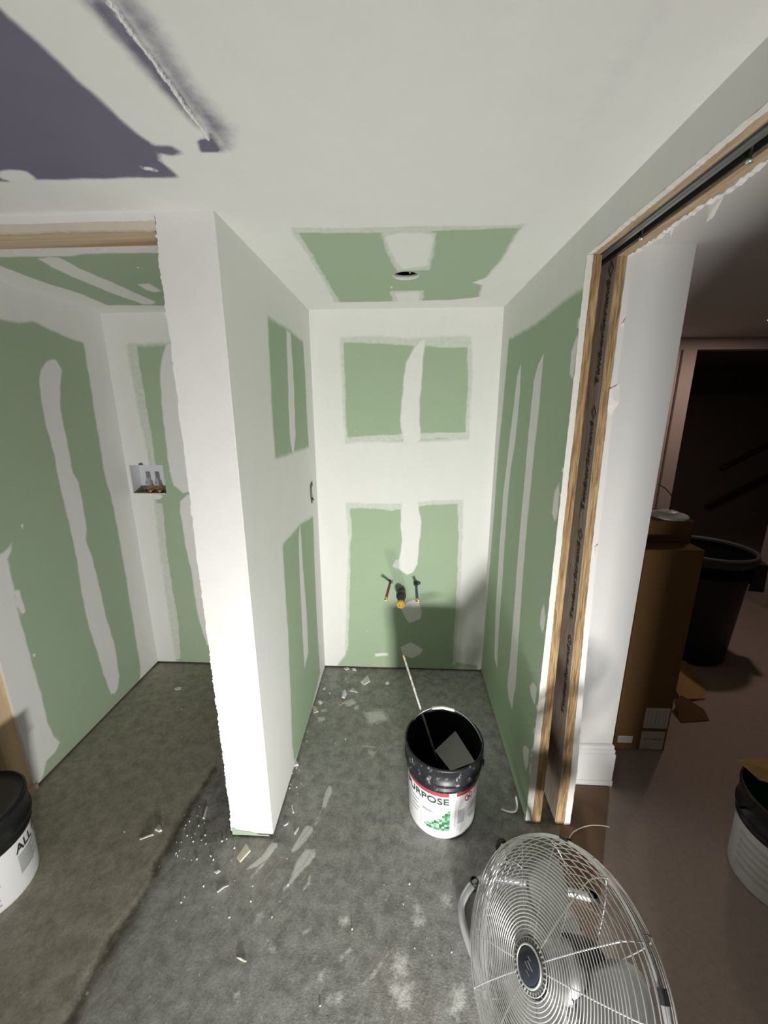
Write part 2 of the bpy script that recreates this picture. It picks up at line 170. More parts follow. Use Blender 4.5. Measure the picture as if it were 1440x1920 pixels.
def drywall(name, base=GREEN, two=False, smudge=False):
    mt, nt, b = new_mat(name)
    k = N(nt)
    p = k.pos()
    a = k.attr('mud')
    n1 = k.math('MULTIPLY', k.math('SUBTRACT', k.noise(48, 5, 0.62, p), 0.5), 0.6)
    f = k.mapr(k.math('ADD', a, n1), -0.62, 0.55)
    streak = k.noise(14, 5, 0.7, k.scaled(p, (1, 1, 0.35)))
    mudc = k.mix(streak, tuple(c * 0.95 for c in MUD), tuple(min(1, c * 1.04) for c in MUD))
    if two:
        sep = k.n('ShaderNodeSeparateXYZ'); k.l(p, sep.inputs[0])
        g = k.math('GREATER_THAN', sep.outputs[1], 1.15)
        basec = k.mix(g, PURPLE, GREEN)
    else:
        basec = base
    bn = k.noise(9, 3, 0.6, p)
    if two: bb = k.mix(k.math('MULTIPLY', bn, 0.12), basec, (0.4, 0.42, 0.4))
    else: bb = k.mix(bn, tuple(c * 0.96 for c in base), tuple(c * 1.05 for c in base))
    # small white specks of compound on the paper
    sp = k.mapr(k.noise(42, 2, 0.5, p), 0.755, 0.79)
    bb = k.mix(k.math('MULTIPLY', sp, 0.45), bb, MUD)
    c = k.mix(f, bb, mudc)
    if smudge:
        s_ = k.mapr(k.math('ADD', k.attr('smudge'), n1), -0.2, 1.2)
        c = k.mix(k.math('MULTIPLY', s_, 0.42), c, (0.34, 0.33, 0.43))
    k.l(c, b.inputs['Base Color'])
    b.inputs['Roughness'].default_value = 0.85
    b.inputs['Specular IOR Level'].default_value = 0.25
    h = k.math('ADD', f, k.math('MULTIPLY', k.noise(220, 3, 0.6, p), 0.25))
    k.bump(h, 0.35, 0.0012, b)
    return mt

def wood(name, c1, c2, axis=2, scale=18, rough=0.75, dark=None):
    mt, nt, b = new_mat(name)
    k = N(nt)
    sc = [scale * 2.2] * 3
    sc[axis] = scale * 0.12
    p = k.scaled(k.obj(), tuple(sc))
    f = k.noise(1.0, 6, 0.65, p, 0.6)
    f2 = k.noise(0.35, 3, 0.6, p)
    c = k.mix(k.mapr(f, 0.3, 0.7), c1, c2)
    if dark: c = k.mix(k.mapr(f2, 0.55, 0.72), c, dark)
    k.l(c, b.inputs['Base Color'])
    b.inputs['Roughness'].default_value = rough
    b.inputs['Specular IOR Level'].default_value = 0.25
    k.bump(f, 0.4, 0.002, b)
    return mt

def concrete(name):
    mt, nt, b = new_mat(name)
    k = N(nt)
    p = k.pos()
    sep = k.n('ShaderNodeSeparateXYZ'); k.l(p, sep.inputs[0])
    big = k.noise(2.2, 6, 0.62, p)
    mid = k.noise(20, 9, 0.74, p)
    fine = k.noise(130, 4, 0.7, p)
    rot = k.n('ShaderNodeMapping'); k.l(p, rot.inputs['Vector'])
    rot.inputs['Rotation'].default_value = (0, 0, math.radians(-62))
    scr = k.noise(1.0, 5, 0.68, k.scaled(rot.outputs[0], (9, 110, 1)))
    g = k.mix(k.mapr(mid, 0.25, 0.75), (0.205, 0.203, 0.19), (0.53, 0.525, 0.50))
    g = k.mix(k.mapr(big, 0.45, 0.75, 0, 0.55), g, (0.35, 0.32, 0.255))
    g = k.mix(k.mapr(scr, 0.54, 0.72, 0, 0.6), g, (0.60, 0.59, 0.56))
    dust = k.mapr(k.noise(22, 8, 0.78, p), 0.56, 0.72, 0, 0.6)
    g = k.mix(dust, g, (0.62, 0.60, 0.55))
    br = k.mix(k.mapr(mid, 0.25, 0.75), (0.26, 0.238, 0.185), (0.57, 0.53, 0.435))
    z = k.mapr(k.math('ADD', k.attr('zone'), k.math('MULTIPLY', k.math('SUBTRACT', mid, .5), 1.6)), -0.7, 0.7)
    br = k.mix(k.mapr(scr, 0.52, 0.75, 0, 0.4), br, (0.52, 0.49, 0.42))
    c = k.mix(z, g, br)
    c = k.mix(k.math('MULTIPLY', k.mapr(fine, 0.35, 0.7), 0.3), c, (0.14, 0.135, 0.12))
    ck = k.mapr(k.math('ADD', k.attr('crack'), k.math('MULTIPLY', k.math('SUBTRACT', k.noise(16, 9, 0.75, p), .5), 3.4)), -0.2, 1.3, 0, 0.88)
    c = k.mix(ck, c, (0.075, 0.054, 0.034))
    sm = k.mapr(k.math('ADD', k.attr('smear'), k.math('MULTIPLY', k.math('SUBTRACT', k.noise(60, 6, 0.75, p), .5), 2.2)), -0.3, 0.7, 0, 0.95)
    c = k.mix(k.math('MULTIPLY', sm, k.mapr(scr, 0.3, 0.6, 0.55, 1.0)), c, (0.84, 0.83, 0.79))
    sp = k.mapr(k.noise(75, 2, 0.5, p), 0.72, 0.76, 0, 0.7)
    c = k.mix(sp, c, (0.68, 0.68, 0.64))
    k.l(c, b.inputs['Base Color'])
    k.l(k.mapr(mid, 0.2, 0.8, 0.5, 0.75), b.inputs['Roughness'])
    b.inputs['Specular IOR Level'].default_value = 0.35
    k.bump(k.math('ADD', k.math('ADD', mid, k.math('MULTIPLY', fine, 0.5)), k.math('MULTIPLY', sm, 0.7)), 0.55, 0.006, b)
    return mt

def scuffed(name, col, scuff, lo, hi, rough=0.45, scale=30):
    mt, nt, b = new_mat(name)
    k = N(nt)
    p = k.obj()
    f = k.mapr(k.noise(scale, 6, 0.72, p), lo, hi, 0, 0.85)
    k.l(k.mix(f, col, scuff), b.inputs['Base Color'])
    b.inputs['Roughness'].default_value = rough
    b.inputs['Specular IOR Level'].default_value = 0.35
    return mt

M = {}
M['board'] = drywall('green_board')
M['ceil'] = drywall('ceiling_board', two=True, smudge=True)
M['mud'] = plain('joint_compound', MUD, 0.85, vary=0.04, scale=12, bump=0.15, spec=0.25)
M['paint'] = plain('wall_paint', (0.74, 0.74, 0.72), 0.5, vary=0.02, scale=4, spec=0.3)
M['paint_dull'] = plain('ceiling_paint', (0.72, 0.70, 0.68), 0.85, vary=0.03, scale=4, spec=0.2)
M['base_paint'] = plain('baseboard_paint', (0.80, 0.80, 0.78), 0.35, vary=0.02, scale=8)
M['gypsum'] = plain('gypsum_edge', (0.78, 0.77, 0.72), 0.9, vary=0.10, scale=90, bump=0.5, spec=0.2)
M['torn'] = plain('torn_paper', (0.80, 0.78, 0.74), 0.9, vary=0.15, scale=60, bump=0.4, spec=0.2)
M['lumber'] = wood('pine_lumber', (0.52, 0.40, 0.26), (0.66, 0.53, 0.36), 0, 12, dark=(0.36, 0.25, 0.14))
M['lumber_z'] = wood('pine_stud', (0.60, 0.45, 0.26), (0.74, 0.58, 0.37), 2, 12, dark=(0.34, 0.23, 0.12))
M['strand_y'] = wood('strand_lumber_header', (0.36, 0.26, 0.16), (0.60, 0.46, 0.30), 1, 60, dark=(0.24, 0.16, 0.09))
M['strand_z'] = wood('strand_lumber_edge', (0.18, 0.105, 0.048), (0.52, 0.365, 0.19), 2, 75, dark=(0.13, 0.07, 0.025))
M['strand_face'] = wood('strand_lumber_face', (0.34, 0.275, 0.21), (0.58, 0.485, 0.39), 2, 60, 0.85, dark=(0.25, 0.195, 0.145))
M['plate'] = plain('bottom_plate', (0.09, 0.065, 0.045), 0.9, vary=0.4, scale=40)
M['steel'] = plain('galvanised_steel', (0.42, 0.43, 0.42), 0.42, 0.85, vary=0.2, scale=18)
M['steel_dark'] = plain('dark_steel', (0.16, 0.17, 0.16), 0.5, 0.8, vary=0.2, scale=18)  # darker steel tone for one track lip and the fan hub
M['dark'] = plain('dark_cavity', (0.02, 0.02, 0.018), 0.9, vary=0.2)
M['concrete'] = concrete('concrete_floor')
M['carpet'] = plain('brown_carpet', (0.44, 0.36, 0.315), 0.95, vary=0.16, scale=55, bump=0.5, spec=0.1)
M['kraft'] = plain('kraft_sheet', (0.27, 0.17, 0.11), 0.8, vary=0.10, scale=10, spec=0.2)
M['carton'] = plain('carton', (0.17, 0.092, 0.036), 0.85, vary=0.06, scale=8, spec=0.2)
M['carton_light'] = plain('torn_carton', (0.52, 0.33, 0.14), 0.85, vary=0.12, scale=20, spec=0.2)
M['sticker'] = plain('sticker_paper', (0.62, 0.58, 0.54), 0.6, vary=0.04, scale=20)
M['ink'] = plain('black_ink', (0.03, 0.03, 0.03), 0.6, vary=0.1)
M['ink_brown'] = plain('stamp_ink', (0.075, 0.063, 0.052), 0.8, vary=0.3, scale=200)
M['ink_grey'] = plain('grey_ink', (0.42, 0.43, 0.44), 0.6, vary=0.05)
M['ink_pale'] = plain('pale_ink', (0.60, 0.60, 0.59), 0.6, vary=0.1)
M['ink_green'] = plain('label_green', (0.035, 0.075, 0.06), 0.5, vary=0.05)
M['red'] = plain('label_red', (0.36, 0.045, 0.055), 0.5, vary=0.05)
for i_, c_ in enumerate([(0.02, 0.16, 0.05), (0.06, 0.27, 0.11), (0.20, 0.42, 0.25), (0.38, 0.56, 0.42), (0.08, 0.14, 0.11)]):
    M['g%d' % i_] = plain('graphic_green_%d' % i_, c_, 0.5, vary=0.04)
M['bucket'] = scuffed('white_bucket_plastic', (0.80, 0.80, 0.80), (0.55, 0.54, 0.50), 0.60, 0.80, 0.38, 14)
M['collar'] = scuffed('black_bucket_plastic', (0.016, 0.017, 0.020), (0.50, 0.51, 0.54), 0.56, 0.72, 0.4, 40)
M['collar_clean'] = scuffed('black_lid_plastic', (0.015, 0.015, 0.016), (0.20, 0.20, 0.20), 0.66, 0.85, 0.3, 20)
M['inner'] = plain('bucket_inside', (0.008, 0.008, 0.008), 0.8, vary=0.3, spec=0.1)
M['green_in'] = plain('green_inside', (0.01, 0.10, 0.02), 0.6, vary=0.3)
M['wire'] = plain('bail_wire', (0.62, 0.63, 0.64), 0.35, 0.8)
M['white_pl'] = plain('white_plastic', (0.78, 0.78, 0.77), 0.4, vary=0.03)
M['rod'] = scuffed('caked_rod', (0.36, 0.34, 0.32), (0.62, 0.60, 0.57), 0.45, 0.6, 0.6, 60)
M['blade'] = scuffed('knife_blade', (0.20, 0.20, 0.19), (0.5, 0.5, 0.48), 0.62, 0.75, 0.5, 30)
M['chrome'] = plain('chrome_wire', (0.80, 0.80, 0.79), 0.30, 0.72, vary=0.03)
M['alu'] = plain('fan_blade_metal', (0.50, 0.50, 0.49), 0.38, 0.9, vary=0.08, scale=9)
M['tube'] = plain('stand_tube', (0.66, 0.67, 0.68), 0.3, 0.35, vary=0.03)
M['motor'] = plain('motor_black', (0.03, 0.03, 0.032), 0.45, vary=0.2)
M['badge'] = plain('badge_dark', (0.035, 0.042, 0.055), 0.25, 0.2, vary=0.3, scale=60)
M['pex_red'] = plain('red_pipe', (0.20, 0.055, 0.055), 0.4, vary=0.1)
M['pex_blue'] = plain('blue_pipe', (0.045, 0.085, 0.17), 0.4, vary=0.1)
M['brass'] = plain('brass', (0.70, 0.46, 0.17), 0.3, 0.9, vary=0.1)
M['abs'] = plain('black_pipe', (0.05, 0.05, 0.052), 0.45, vary=0.15)
M['yellow'] = plain('yellow_plug', (0.68, 0.42, 0.04), 0.45, vary=0.15, scale=60)
M['boxwhite'] = plain('outlet_box_plastic', (0.66, 0.67, 0.70), 0.4, vary=0.03)
M['valve'] = plain('valve_lever', (0.50, 0.54, 0.62), 0.3, 0.6, vary=0.05)
M['brownin'] = plain('box_floor', (0.15, 0.12, 0.075), 0.7, vary=0.3, scale=40)
M['grey_pl'] = plain('grey_box_plastic', (0.10, 0.105, 0.10), 0.5, vary=0.2)
M['can'] = plain('trash_can_plastic', (0.018, 0.019, 0.022), 0.5, vary=0.2)
M['can_rim'] = plain('trash_can_rim', (0.06, 0.06, 0.062), 0.6, vary=0.2)
M['rail'] = plain('handrail_wood', (0.03, 0.02, 0.015), 0.5, vary=0.2)
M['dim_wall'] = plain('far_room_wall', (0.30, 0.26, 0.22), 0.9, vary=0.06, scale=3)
M['blush'] = plain('trim_paint', (0.54, 0.46, 0.43), 0.6, vary=0.03, scale=5)
M['tan_paper'] = plain('tan_paper', (0.66, 0.59, 0.49), 0.9, vary=0.06, scale=20)
M['chip_w'] = plain('chip_white', (0.82, 0.81, 0.78), 0.9, vary=0.08, scale=60)
M['chip_c'] = plain('chip_cream', (0.72, 0.66, 0.52), 0.9, vary=0.12, scale=60)
M['chip_t'] = plain('chip_tan', (0.44, 0.39, 0.28), 0.9, vary=0.15, scale=60)

# ------------------------------------------------------------------ geometry helpers
def origin(o):
    v = Vector((0, 0, 0))
    while o is not None:
        v = v + o.location
        o = o.parent
    return v

def link(name, me, mat, parent=None, smooth=False):
    o = bpy.data.objects.new(name, me)
    COL.objects.link(o)
    if mat is not None: me.materials.append(mat)
    if parent is not None: o.parent = parent
    if smooth:
        for p in me.polygons: p.use_smooth = True
    return o

def mesh(name, verts, faces, mat, parent=None, smooth=False):
    """verts in world metres"""
    og = origin(parent)
    me = bpy.data.meshes.new(name)
    me.from_pydata([tuple(Vector(v) - og) for v in verts], [], faces)
    me.update()
    return link(name, me, mat, parent, smooth)

def struct(o, label=None):
    o['kind'] = 'structure'
    if label: o['label'] = label
    return o

def tag(o, label, cat, group=None):
    o['label'] = label
    o['category'] = cat
    if group: o['group'] = group
    return o

def thing(name, loc, label, cat, group=None):
    o = bpy.data.objects.new(name, None)
    o.empty_display_size = 0.05
    COL.objects.link(o)
    o.location = loc
    return tag(o, label, cat, group)

BOXF = [(0, 3, 2, 1), (4, 5, 6, 7), (0, 1, 5, 4), (1, 2, 6, 5), (2, 3, 7, 6), (3, 0, 4, 7)]
def boxv(x0, x1, y0, y1, z0, z1):
    return [(x0, y0, z0), (x1, y0, z0), (x1, y1, z0), (x0, y1, z0), (x0, y0, z1), (x1, y0, z1), (x1, y1, z1), (x0, y1, z1)]
def box(name, x0, x1, y0, y1, z0, z1, mat, parent=None, bevel=0.0):
    o = mesh(name, boxv(x0, x1, y0, y1, z0, z1), BOXF, mat, parent)
    if bevel:
        bm = bmesh.new(); bm.from_mesh(o.data)
        bmesh.ops.bevel(bm, geom=bm.edges[:], offset=bevel, segments=2, affect='EDGES', profile=0.6)
        bm.to_mesh(o.data); bm.free()
    return o

class MB:
    """collects pieces of one part"""
    def __init__(s): s.v = []; s.f = []
    def add(s, v, f):
        n = len(s.v); s.v += [tuple(a) for a in v]; s.f += [tuple(i + n for i in q) for q in f]
    def box(s, *a): s.add(boxv(*a), BOXF)
    def tube(s, pts, r, seg=8, closed=False, cap=True):
        P = [Vector(p) for p in pts]; n = len(P)
        rr = r if isinstance(r, (list, tuple)) else [r] * n
        T = []
        for i in range(n):
            a = P[i - 1] if (i > 0 or closed) else P[i]
            b = P[(i + 1) % n] if (i < n - 1 or closed) else P[i]
            T.append((b - a).normalized())
        ref = Vector((0, 0, 1)) if abs(T[0].z) < 0.9 else Vector((1, 0, 0))
        nrm = T[0].cross(ref).normalized()
        v = []
        for i in range(n):
            nrm = (nrm - T[i] * nrm.dot(T[i])).normalized()
            bn = T[i].cross(nrm)
            for j in range(seg):
                a = 2 * math.pi * j / seg
                v.append(P[i] + (nrm * math.cos(a) + bn * math.sin(a)) * rr[i])
        f = []
        for i in range(n if closed else n - 1):
            for j in range(seg):
                i2 = (i + 1) % n
                f.append((i * seg + j, i * seg + (j + 1) % seg, i2 * seg + (j + 1) % seg, i2 * seg + j))
        if cap and not closed:
            f.append(tuple(range(seg))[::-1]); f.append(tuple((n - 1) * seg + j for j in range(seg)))
        s.add(v, f)
    def build(s, name, mat, parent=None, smooth=False): return mesh(name, s.v, s.f, mat, parent, smooth)

def tube(name, pts, r, mat, parent=None, seg=8, closed=False):
    b = MB(); b.tube(pts, r, seg, closed); return b.build(name, mat, parent, True)

def smooth_path(pts, n=6):
    P = [Vector(p) for p in pts]; out = []
    for i in range(len(P) - 1):
        p0 = P[max(i - 1, 0)]; p1 = P[i]; p2 = P[i + 1]; p3 = P[min(i + 2, len(P) - 1)]
        for k in range(n):
            t = k / n
            out.append(0.5 * ((2 * p1) + (p2 - p0) * t + (2 * p0 - 5 * p1 + 4 * p2 - p3) * t * t + (3 * p1 - p0 - 3 * p2 + p3) * t ** 3))
    out.append(P[-1]); return out

def lathe(name, prof, centre, mat, parent=None, seg=48, smooth=True, axis=None, a0=0.0, a1=2 * math.pi):
    """prof: (r, h) pairs around the vertical axis (or the given axis triad)"""
    c = Vector(centre)
    U, V, W = axis if axis else (Vector((1, 0, 0)), Vector((0, 1, 0)), Vector((0, 0, 1)))
    full = abs(a1 - a0 - 2 * math.pi) < 1e-6
    ns = seg if full else seg + 1
    v = []; f = []
    for r, h in prof:
        for j in range(ns):
            a = a0 + (a1 - a0) * j / seg
            v.append(c + (U * math.cos(a) + V * math.sin(a)) * r + W * h)
    for i in range(len(prof) - 1):
        for j in range(seg):
            j2 = (j + 1) % ns
            f.append((i * ns + j, i * ns + j2, (i + 1) * ns + j2, (i + 1) * ns + j))
    o = mesh(name, v, f, mat, parent, smooth)
    bm = bmesh.new(); bm.from_mesh(o.data)
    bmesh.ops.remove_doubles(bm, verts=bm.verts[:], dist=1e-5)
    bmesh.ops.dissolve_degenerate(bm, edges=bm.edges[:], dist=1e-6)
    bm.to_mesh(o.data); bm.free()
    if smooth:
        for p in o.data.polygons: p.use_smooth = True
    return o

def auto_smooth(o, ang=35):
    o.data.set_sharp_from_angle(angle=math.radians(ang)) if hasattr(o.data, 'set_sharp_from_angle') else None

# painted sheets -----------------------------------------------------------
def sdf(P, poly):
    """signed distance, positive inside"""
    A = np.array(poly); B = np.roll(A, -1, 0)
    dmin = np.full(len(P), 1e9); inside = np.zeros(len(P), bool)
    for a, b in zip(A, B):
        e = b - a; w_ = P - a
        t = np.clip((w_ @ e) / max(e @ e, 1e-12), 0, 1)
        dmin = np.minimum(dmin, ((w_ - t[:, None] * e) ** 2).sum(1))
        c1 = P[:, 1] >= a[1]; c2 = P[:, 1] < b[1]; c3 = e[0] * w_[:, 1] > e[1] * w_[:, 0]
        inside ^= (c1 & c2 & c3) | (~c1 & ~c2 & ~c3)
    return np.where(inside, 1, -1) * np.sqrt(dmin)

def field(P, layers, start):
    wob = 0.0013 * np.stack([np.sin(P[:, 1] * 61 + 1.3 * np.sin(P[:, 0] * 37)) + np.sin(P[:, 1] * 23 + 2), np.sin(P[:, 0] * 57 + 1.1 * np.sin(P[:, 1] * 41)) + np.sin(P[:, 0] * 19 + 1)], 1)
    Q = P + wob
    F = np.full(len(P), float(start))
    for op, soft, poly in layers:
        pa = np.array(poly)
        lo = pa.min(0) - soft * 1.5; hi = pa.max(0) + soft * 1.5
        idx = np.nonzero(((Q >= lo) & (Q <= hi)).all(1))[0]
        if not len(idx): continue
        v = np.clip(sdf(Q[idx], poly) / soft, -1, 1)
        F[idx] = np.maximum(F[idx], v) if op == 'mud' else np.maximum(F[idx], np.minimum(v, 0.06)) if op == 'thin' else np.minimum(F[idx], -v)
    return F

def lines(segs):
    """[(start, stop, step), ...] -> coordinate list"""
    out = []
    for a, b, st in segs:
        n = max(1, int(round((b - a) / st)))
        out += list(np.linspace(a, b, n + 1))[(1 if out else 0):]
    return np.array(out)

def sheet(name, us, vs_, place, mat, attrs, skip=None, parent=None, flip=False):
    """tensor grid of us x vs_, placed by place(u, v) -> xyz arrays; attrs = {name: (layers, start)}"""
    U, V = np.meshgrid(us, vs_, indexing='ij')
    nu, nv = U.shape
    P = np.stack([U.ravel(), V.ravel()], 1)
    X = np.stack(place(P[:, 0], P[:, 1]), 1)
    i, j = np.meshgrid(np.arange(nu - 1), np.arange(nv - 1), indexing='ij')
    q = np.stack([i * nv + j, (i + 1) * nv + j, (i + 1) * nv + j + 1, i * nv + j + 1], -1).reshape(-1, 4)
    if skip is not None:
        cu = (us[:-1] + us[1:]) / 2; cv = (vs_[:-1] + vs_[1:]) / 2
        CU, CV = np.meshgrid(cu, cv, indexing='ij')
        q = q[~skip(CU.ravel(), CV.ravel())]
    if flip: q = q[:, ::-1]
    me = bpy.data.meshes.new(name)
    me.from_pydata(X.tolist(), [], q.tolist())
    me.update()
    for an, (layers, start) in attrs.items():
        at_ = me.attributes.new(an, 'FLOAT', 'POINT')
        at_.data.foreach_set('value', field(P, layers, start).astype(np.float32))
    o = link(name, me, mat, parent)
    return o, P

def drop_loose(o):
    bm = bmesh.new(); bm.from_mesh(o.data)
    bmesh.ops.delete(bm, geom=[v for v in bm.verts if not v.link_faces], context='VERTS')
    bm.to_mesh(o.data); bm.free()

def jag(n, amp, seed):
    r = np.random.default_rng(seed)
    a = r.normal(0, 1, n)
    b = np.convolve(r.normal(0, 1, n + 8), np.ones(9) / 3, 'valid')[:n]
    return amp * (0.6 * a + 0.6 * b)

def ragged_strip(name, along, p0, p1, w_dir, w0, w1, t_dir, t, amp, mat, parent=None, n=120, seed=1, amp0=0.0):
    """a bar from p0 to p1; its width runs w0..w1 along w_dir (far edge ragged), thickness t along t_dir"""
    p0 = Vector(p0); p1 = Vector(p1); wd = Vector(w_dir); td = Vector(t_dir)
    j1 = jag(n, amp, seed); j0 = jag(n, amp0, seed + 50)
    v = []; f = []
    for i in range(n):
        c = p0.lerp(p1, i / (n - 1))
        a = c + wd * (w0 + j0[i]); b = c + wd * (w1 + j1[i])
        v += [a, b, b + td * t, a + td * t]
    for i in range(n - 1):
        for k in range(4):
            k2 = (k + 1) % 4
            f.append((i * 4 + k, i * 4 + k2, i * 4 + 4 + k2, i * 4 + 4 + k))
    f.append((3, 2, 1, 0)); e = (n - 1) * 4; f.append((e, e + 1, e + 2, e + 3))
    return mesh(name, v, f, mat, parent)

# lettering ---------------------------------------------------------------
_txt = {}
def text_shape(body):
    if body in _txt: return _txt[body]
    cu = bpy.data.curves.new('lettering', 'FONT'); cu.body = body; cu.size = 1.0; cu.resolution_u = 3; cu.offset = 0.018
    o = bpy.data.objects.new('lettering', cu); COL.objects.link(o)
    bpy.context.view_layer.update()
    me = o.evaluated_get(bpy.context.evaluated_depsgraph_get()).to_mesh()
    v = np.array([(p.co.x, p.co.y) for p in me.vertices]); f = [tuple(p.vertices) for p in me.polygons]
    o.to_mesh_clear(); bpy.data.objects.remove(o); bpy.data.curves.remove(cu)
    _txt[body] = (v, f); return v, f

def on_plane(name, body, o0, ud, vd, width, height, mat, parent):
    """lettering in the rectangle o0 + u*ud + v*vd"""
    v, f = text_shape(body)
    lo = v.min(0); hi = v.max(0)
    w_ = (v - lo) / (hi - lo)
    o0 = Vector(o0); ud = Vector(ud); vd = Vector(vd)
    return mesh(name, [o0 + ud * (a * width) + vd * (b_ * height) for a, b_ in w_], f, mat, parent)

def on_drum(name, body, c, rfun, a_start, width, z0, height, mat, parent):
    """lettering wrapped on an upright drum, reading left to right"""
    v, f = text_shape(body)
    lo = v.min(0); hi = v.max(0); w_ = (v - lo) / (hi - lo)
    out = []
    for a, b_ in w_:
        z = z0 + b_ * height; r = rfun(z)
        an = a_start + a * width / r
        out.append((c[0] + r * math.cos(an), c[1] + r * math.sin(an), c[2] + z))
    return mesh(name, out, f, mat, parent)

def drum_patch(name, c, rfun, a0, a1, z0, z1, mat, parent, n=None, build=True):
    n = n or max(2, int((a1 - a0) / 0.08) + 1)
    v = []; f = []
    for i in range(n):
        a = a0 + (a1 - a0) * i / (n - 1)
        for z in (z0, z1):
            r = rfun(z); v.append((c[0] + r * math.cos(a), c[1] + r * math.sin(a), c[2] + z))
    for i in range(n - 1): f.append((2 * i, 2 * i + 2, 2 * i + 3, 2 * i + 1))
    if not build: return v, f
    return mesh(name, v, f, mat, parent)

# ================================================================== SETTING
# floor of the unfinished rooms
us = lines([(-3.2, -1.72, 0.3), (-1.72, 0.52, 0.009), (0.52, 0.63, 0.055)])
vs2 = lines([(-3.0, 0.4, 0.3), (0.4, 1.75, 0.009), (1.75, YB + 0.02, 0.012)])
fl, _ = sheet('floor', us, vs2, lambda u, v: (u, v, 0 * u), M['concrete'],
              {'smear': (PAINT['FLOOR_SMEAR'], -1), 'zone': (PAINT['FLOOR_ZONE'], -1), 'crack': (PAINT['FLOOR_CRACK'], -1)})
struct(fl, 'stained grey concrete floor with plaster smears')
me = fl.data
co = np.empty(len(me.vertices) * 3); me.vertices.foreach_get('co', co); co = co.reshape(-1, 3)
ck = np.empty(len(me.vertices), np.float32); me.attributes['crack'].data.foreach_get('value', ck)
zn = np.empty(len(me.vertices), np.float32); me.attributes['zone'].data.foreach_get('value', zn)
co[:, 2] -= 0.002 * np.clip(ck + 0.3, 0, 1)
me.vertices.foreach_set('co', co.ravel()); me.update()
for p in me.polygons: p.use_smooth = True

fc = struct(mesh('floor_carpet', [(0.63, -3.0, 0), (6.0, -3.0, 0), (6.0, 7.0, 0), (0.63, 7.0, 0)], [(0, 1, 2, 3)], M['carpet']), 'brown carpeted floor of the next room')

# ceiling (one plane over alcove, left room and main room) with a round hole
hole_c = np.array([0.0045, 1.735]); hole_r = 0.05
us = lines([(-3.2, -1.66, 0.3), (-1.66, 0.54, 0.009), (0.54, 0.66, 0.06)])
vs2 = lines([(-3.0, 0.28, 0.3), (0.28, YB + 0.02, 0.009)])
ce, P = sheet('ceiling', us, vs2, lambda u, v: (u, v, 0 * u + H), M['ceil'],
              {'mud': (PAINT['CEIL_MUD'], 1), 'smudge': (PAINT['CEIL_SMUDGE'], -1)}, flip=True)
struct(ce, 'drywall ceiling with purple board at left and green patches')
bm = bmesh.new(); bm.from_mesh(ce.data)
dead = [v for v in bm.verts if (Vector((v.co.x, v.co.y)) - Vector(hole_c)).length < hole_r]
bmesh.ops.delete(bm, geom=dead, context='VERTS')
rim = [v for v in bm.verts if v.is_boundary and (Vector((v.co.x, v.co.y)) - Vector(hole_c)).length < hole_r + 0.03]
for v in rim:
    d_ = Vector((v.co.x, v.co.y)) - Vector(hole_c); d_ = d_.normalized() * hole_r
    v.co.x = hole_c[0] + d_.x; v.co.y = hole_c[1] + d_.y
bm.to_mesh(ce.data); bm.free()
lathe('hole_rim', [(hole_r + 0.001, -0.0005), (hole_r - 0.002, 0.0), (hole_r - 0.002, 0.016), (hole_r + 0.004, 0.018)], (hole_c[0], hole_c[1], H), M['gypsum'], ce, 40)
lathe('hole_cavity', [(hole_r + 0.004, 0.016), (hole_r + 0.06, 0.02), (hole_r + 0.06, 0.12), (0.001, 0.12)], (hole_c[0], hole_c[1], H), M['dark'], ce, 24)
b_ = MB(); b_.tube(smooth_path([(0.012, 1.70, H + .10), (0.013, 1.69, H + 0.03), (0.016, 1.687, H + 0.004), (0.02, 1.70, H - 0.002), (0.024, 1.72, H + .012)]), 0.0016, 6)
b_.build('hole_cable', M['white_pl'], ce, True)
# crumbly bead of compound along the purple joint
nb = 150; ys_ = np.linspace(0.45, 0.902, nb); jj = jag(nb, 0.0016, 3)
v_ = []; f_ = []
for i in range(nb):
    wv = 0.0035 + abs(jj[i]); hh = 0.003 + abs(jj[(i * 7) % nb]) * 1.2
    x0 = -0.379 + jj[(i * 3) % nb] * 0.8
    v_ += [(x0 - wv, ys_[i], H + 0.0005), (x0, ys_[i], H - hh), (x0 + wv * 0.6, ys_[i], H - hh * 0.9), (x0 + wv * 0.7, ys_[i], H + 0.0005)]
for i in range(nb - 1):
    for k in range(3): f_.append((i * 4 + k, i * 4 + 4 + k, i * 4 + 5 + k, i * 4 + 1 + k))
mesh('joint_ridge', v_, f_, M['mud'], ce)

# back wall of the alcove and of the left room
zs = lines([(GAP, H, 0.0075)])
wb, _ = sheet('wall_back', lines([(XL, XR, 0.0065)]), zs, lambda u, v: (u, 0 * u + YB, v), M['board'], {'mud': (PAINT['NICHE_BACK'], 1)}, flip=False)
struct(wb, 'green board back wall of the alcove with white taped joints')
box('bottom_plate', XL, XR, YB + 0.012, YB + 0.05, 0, 0.05, M['plate'], wb)
bx0, bx1, bz0, bz1 = -1.603, -1.402, 1.158, 1.325     # opening of the washer outlet box
def near(c, vals):
    for q in vals:
        c[np.argmin(abs(c - q))] = q
    return c
ul = near(lines([(XW, XP + 0.03, 0.008)]), (bx0, bx1)); zl = near(lines([(GAP, H, 0.0085)]), (bz0, bz1))
wl, _ = sheet('wall_back_left', ul, zl, lambda u, v: (u, 0 * u + YB, v), M['board'], {'mud': (PAINT['LEFT_BACK'], 1)},
              skip=lambda u, v: (u > bx0) & (u < bx1) & (v > bz0) & (v < bz1))
drop_loose(wl)
struct(wl, 'green board back wall of the left room')
box('bottom_plate', XW, XP + 0.03, YB + 0.012, YB + 0.05, 0, 0.05, M['plate'], wl)

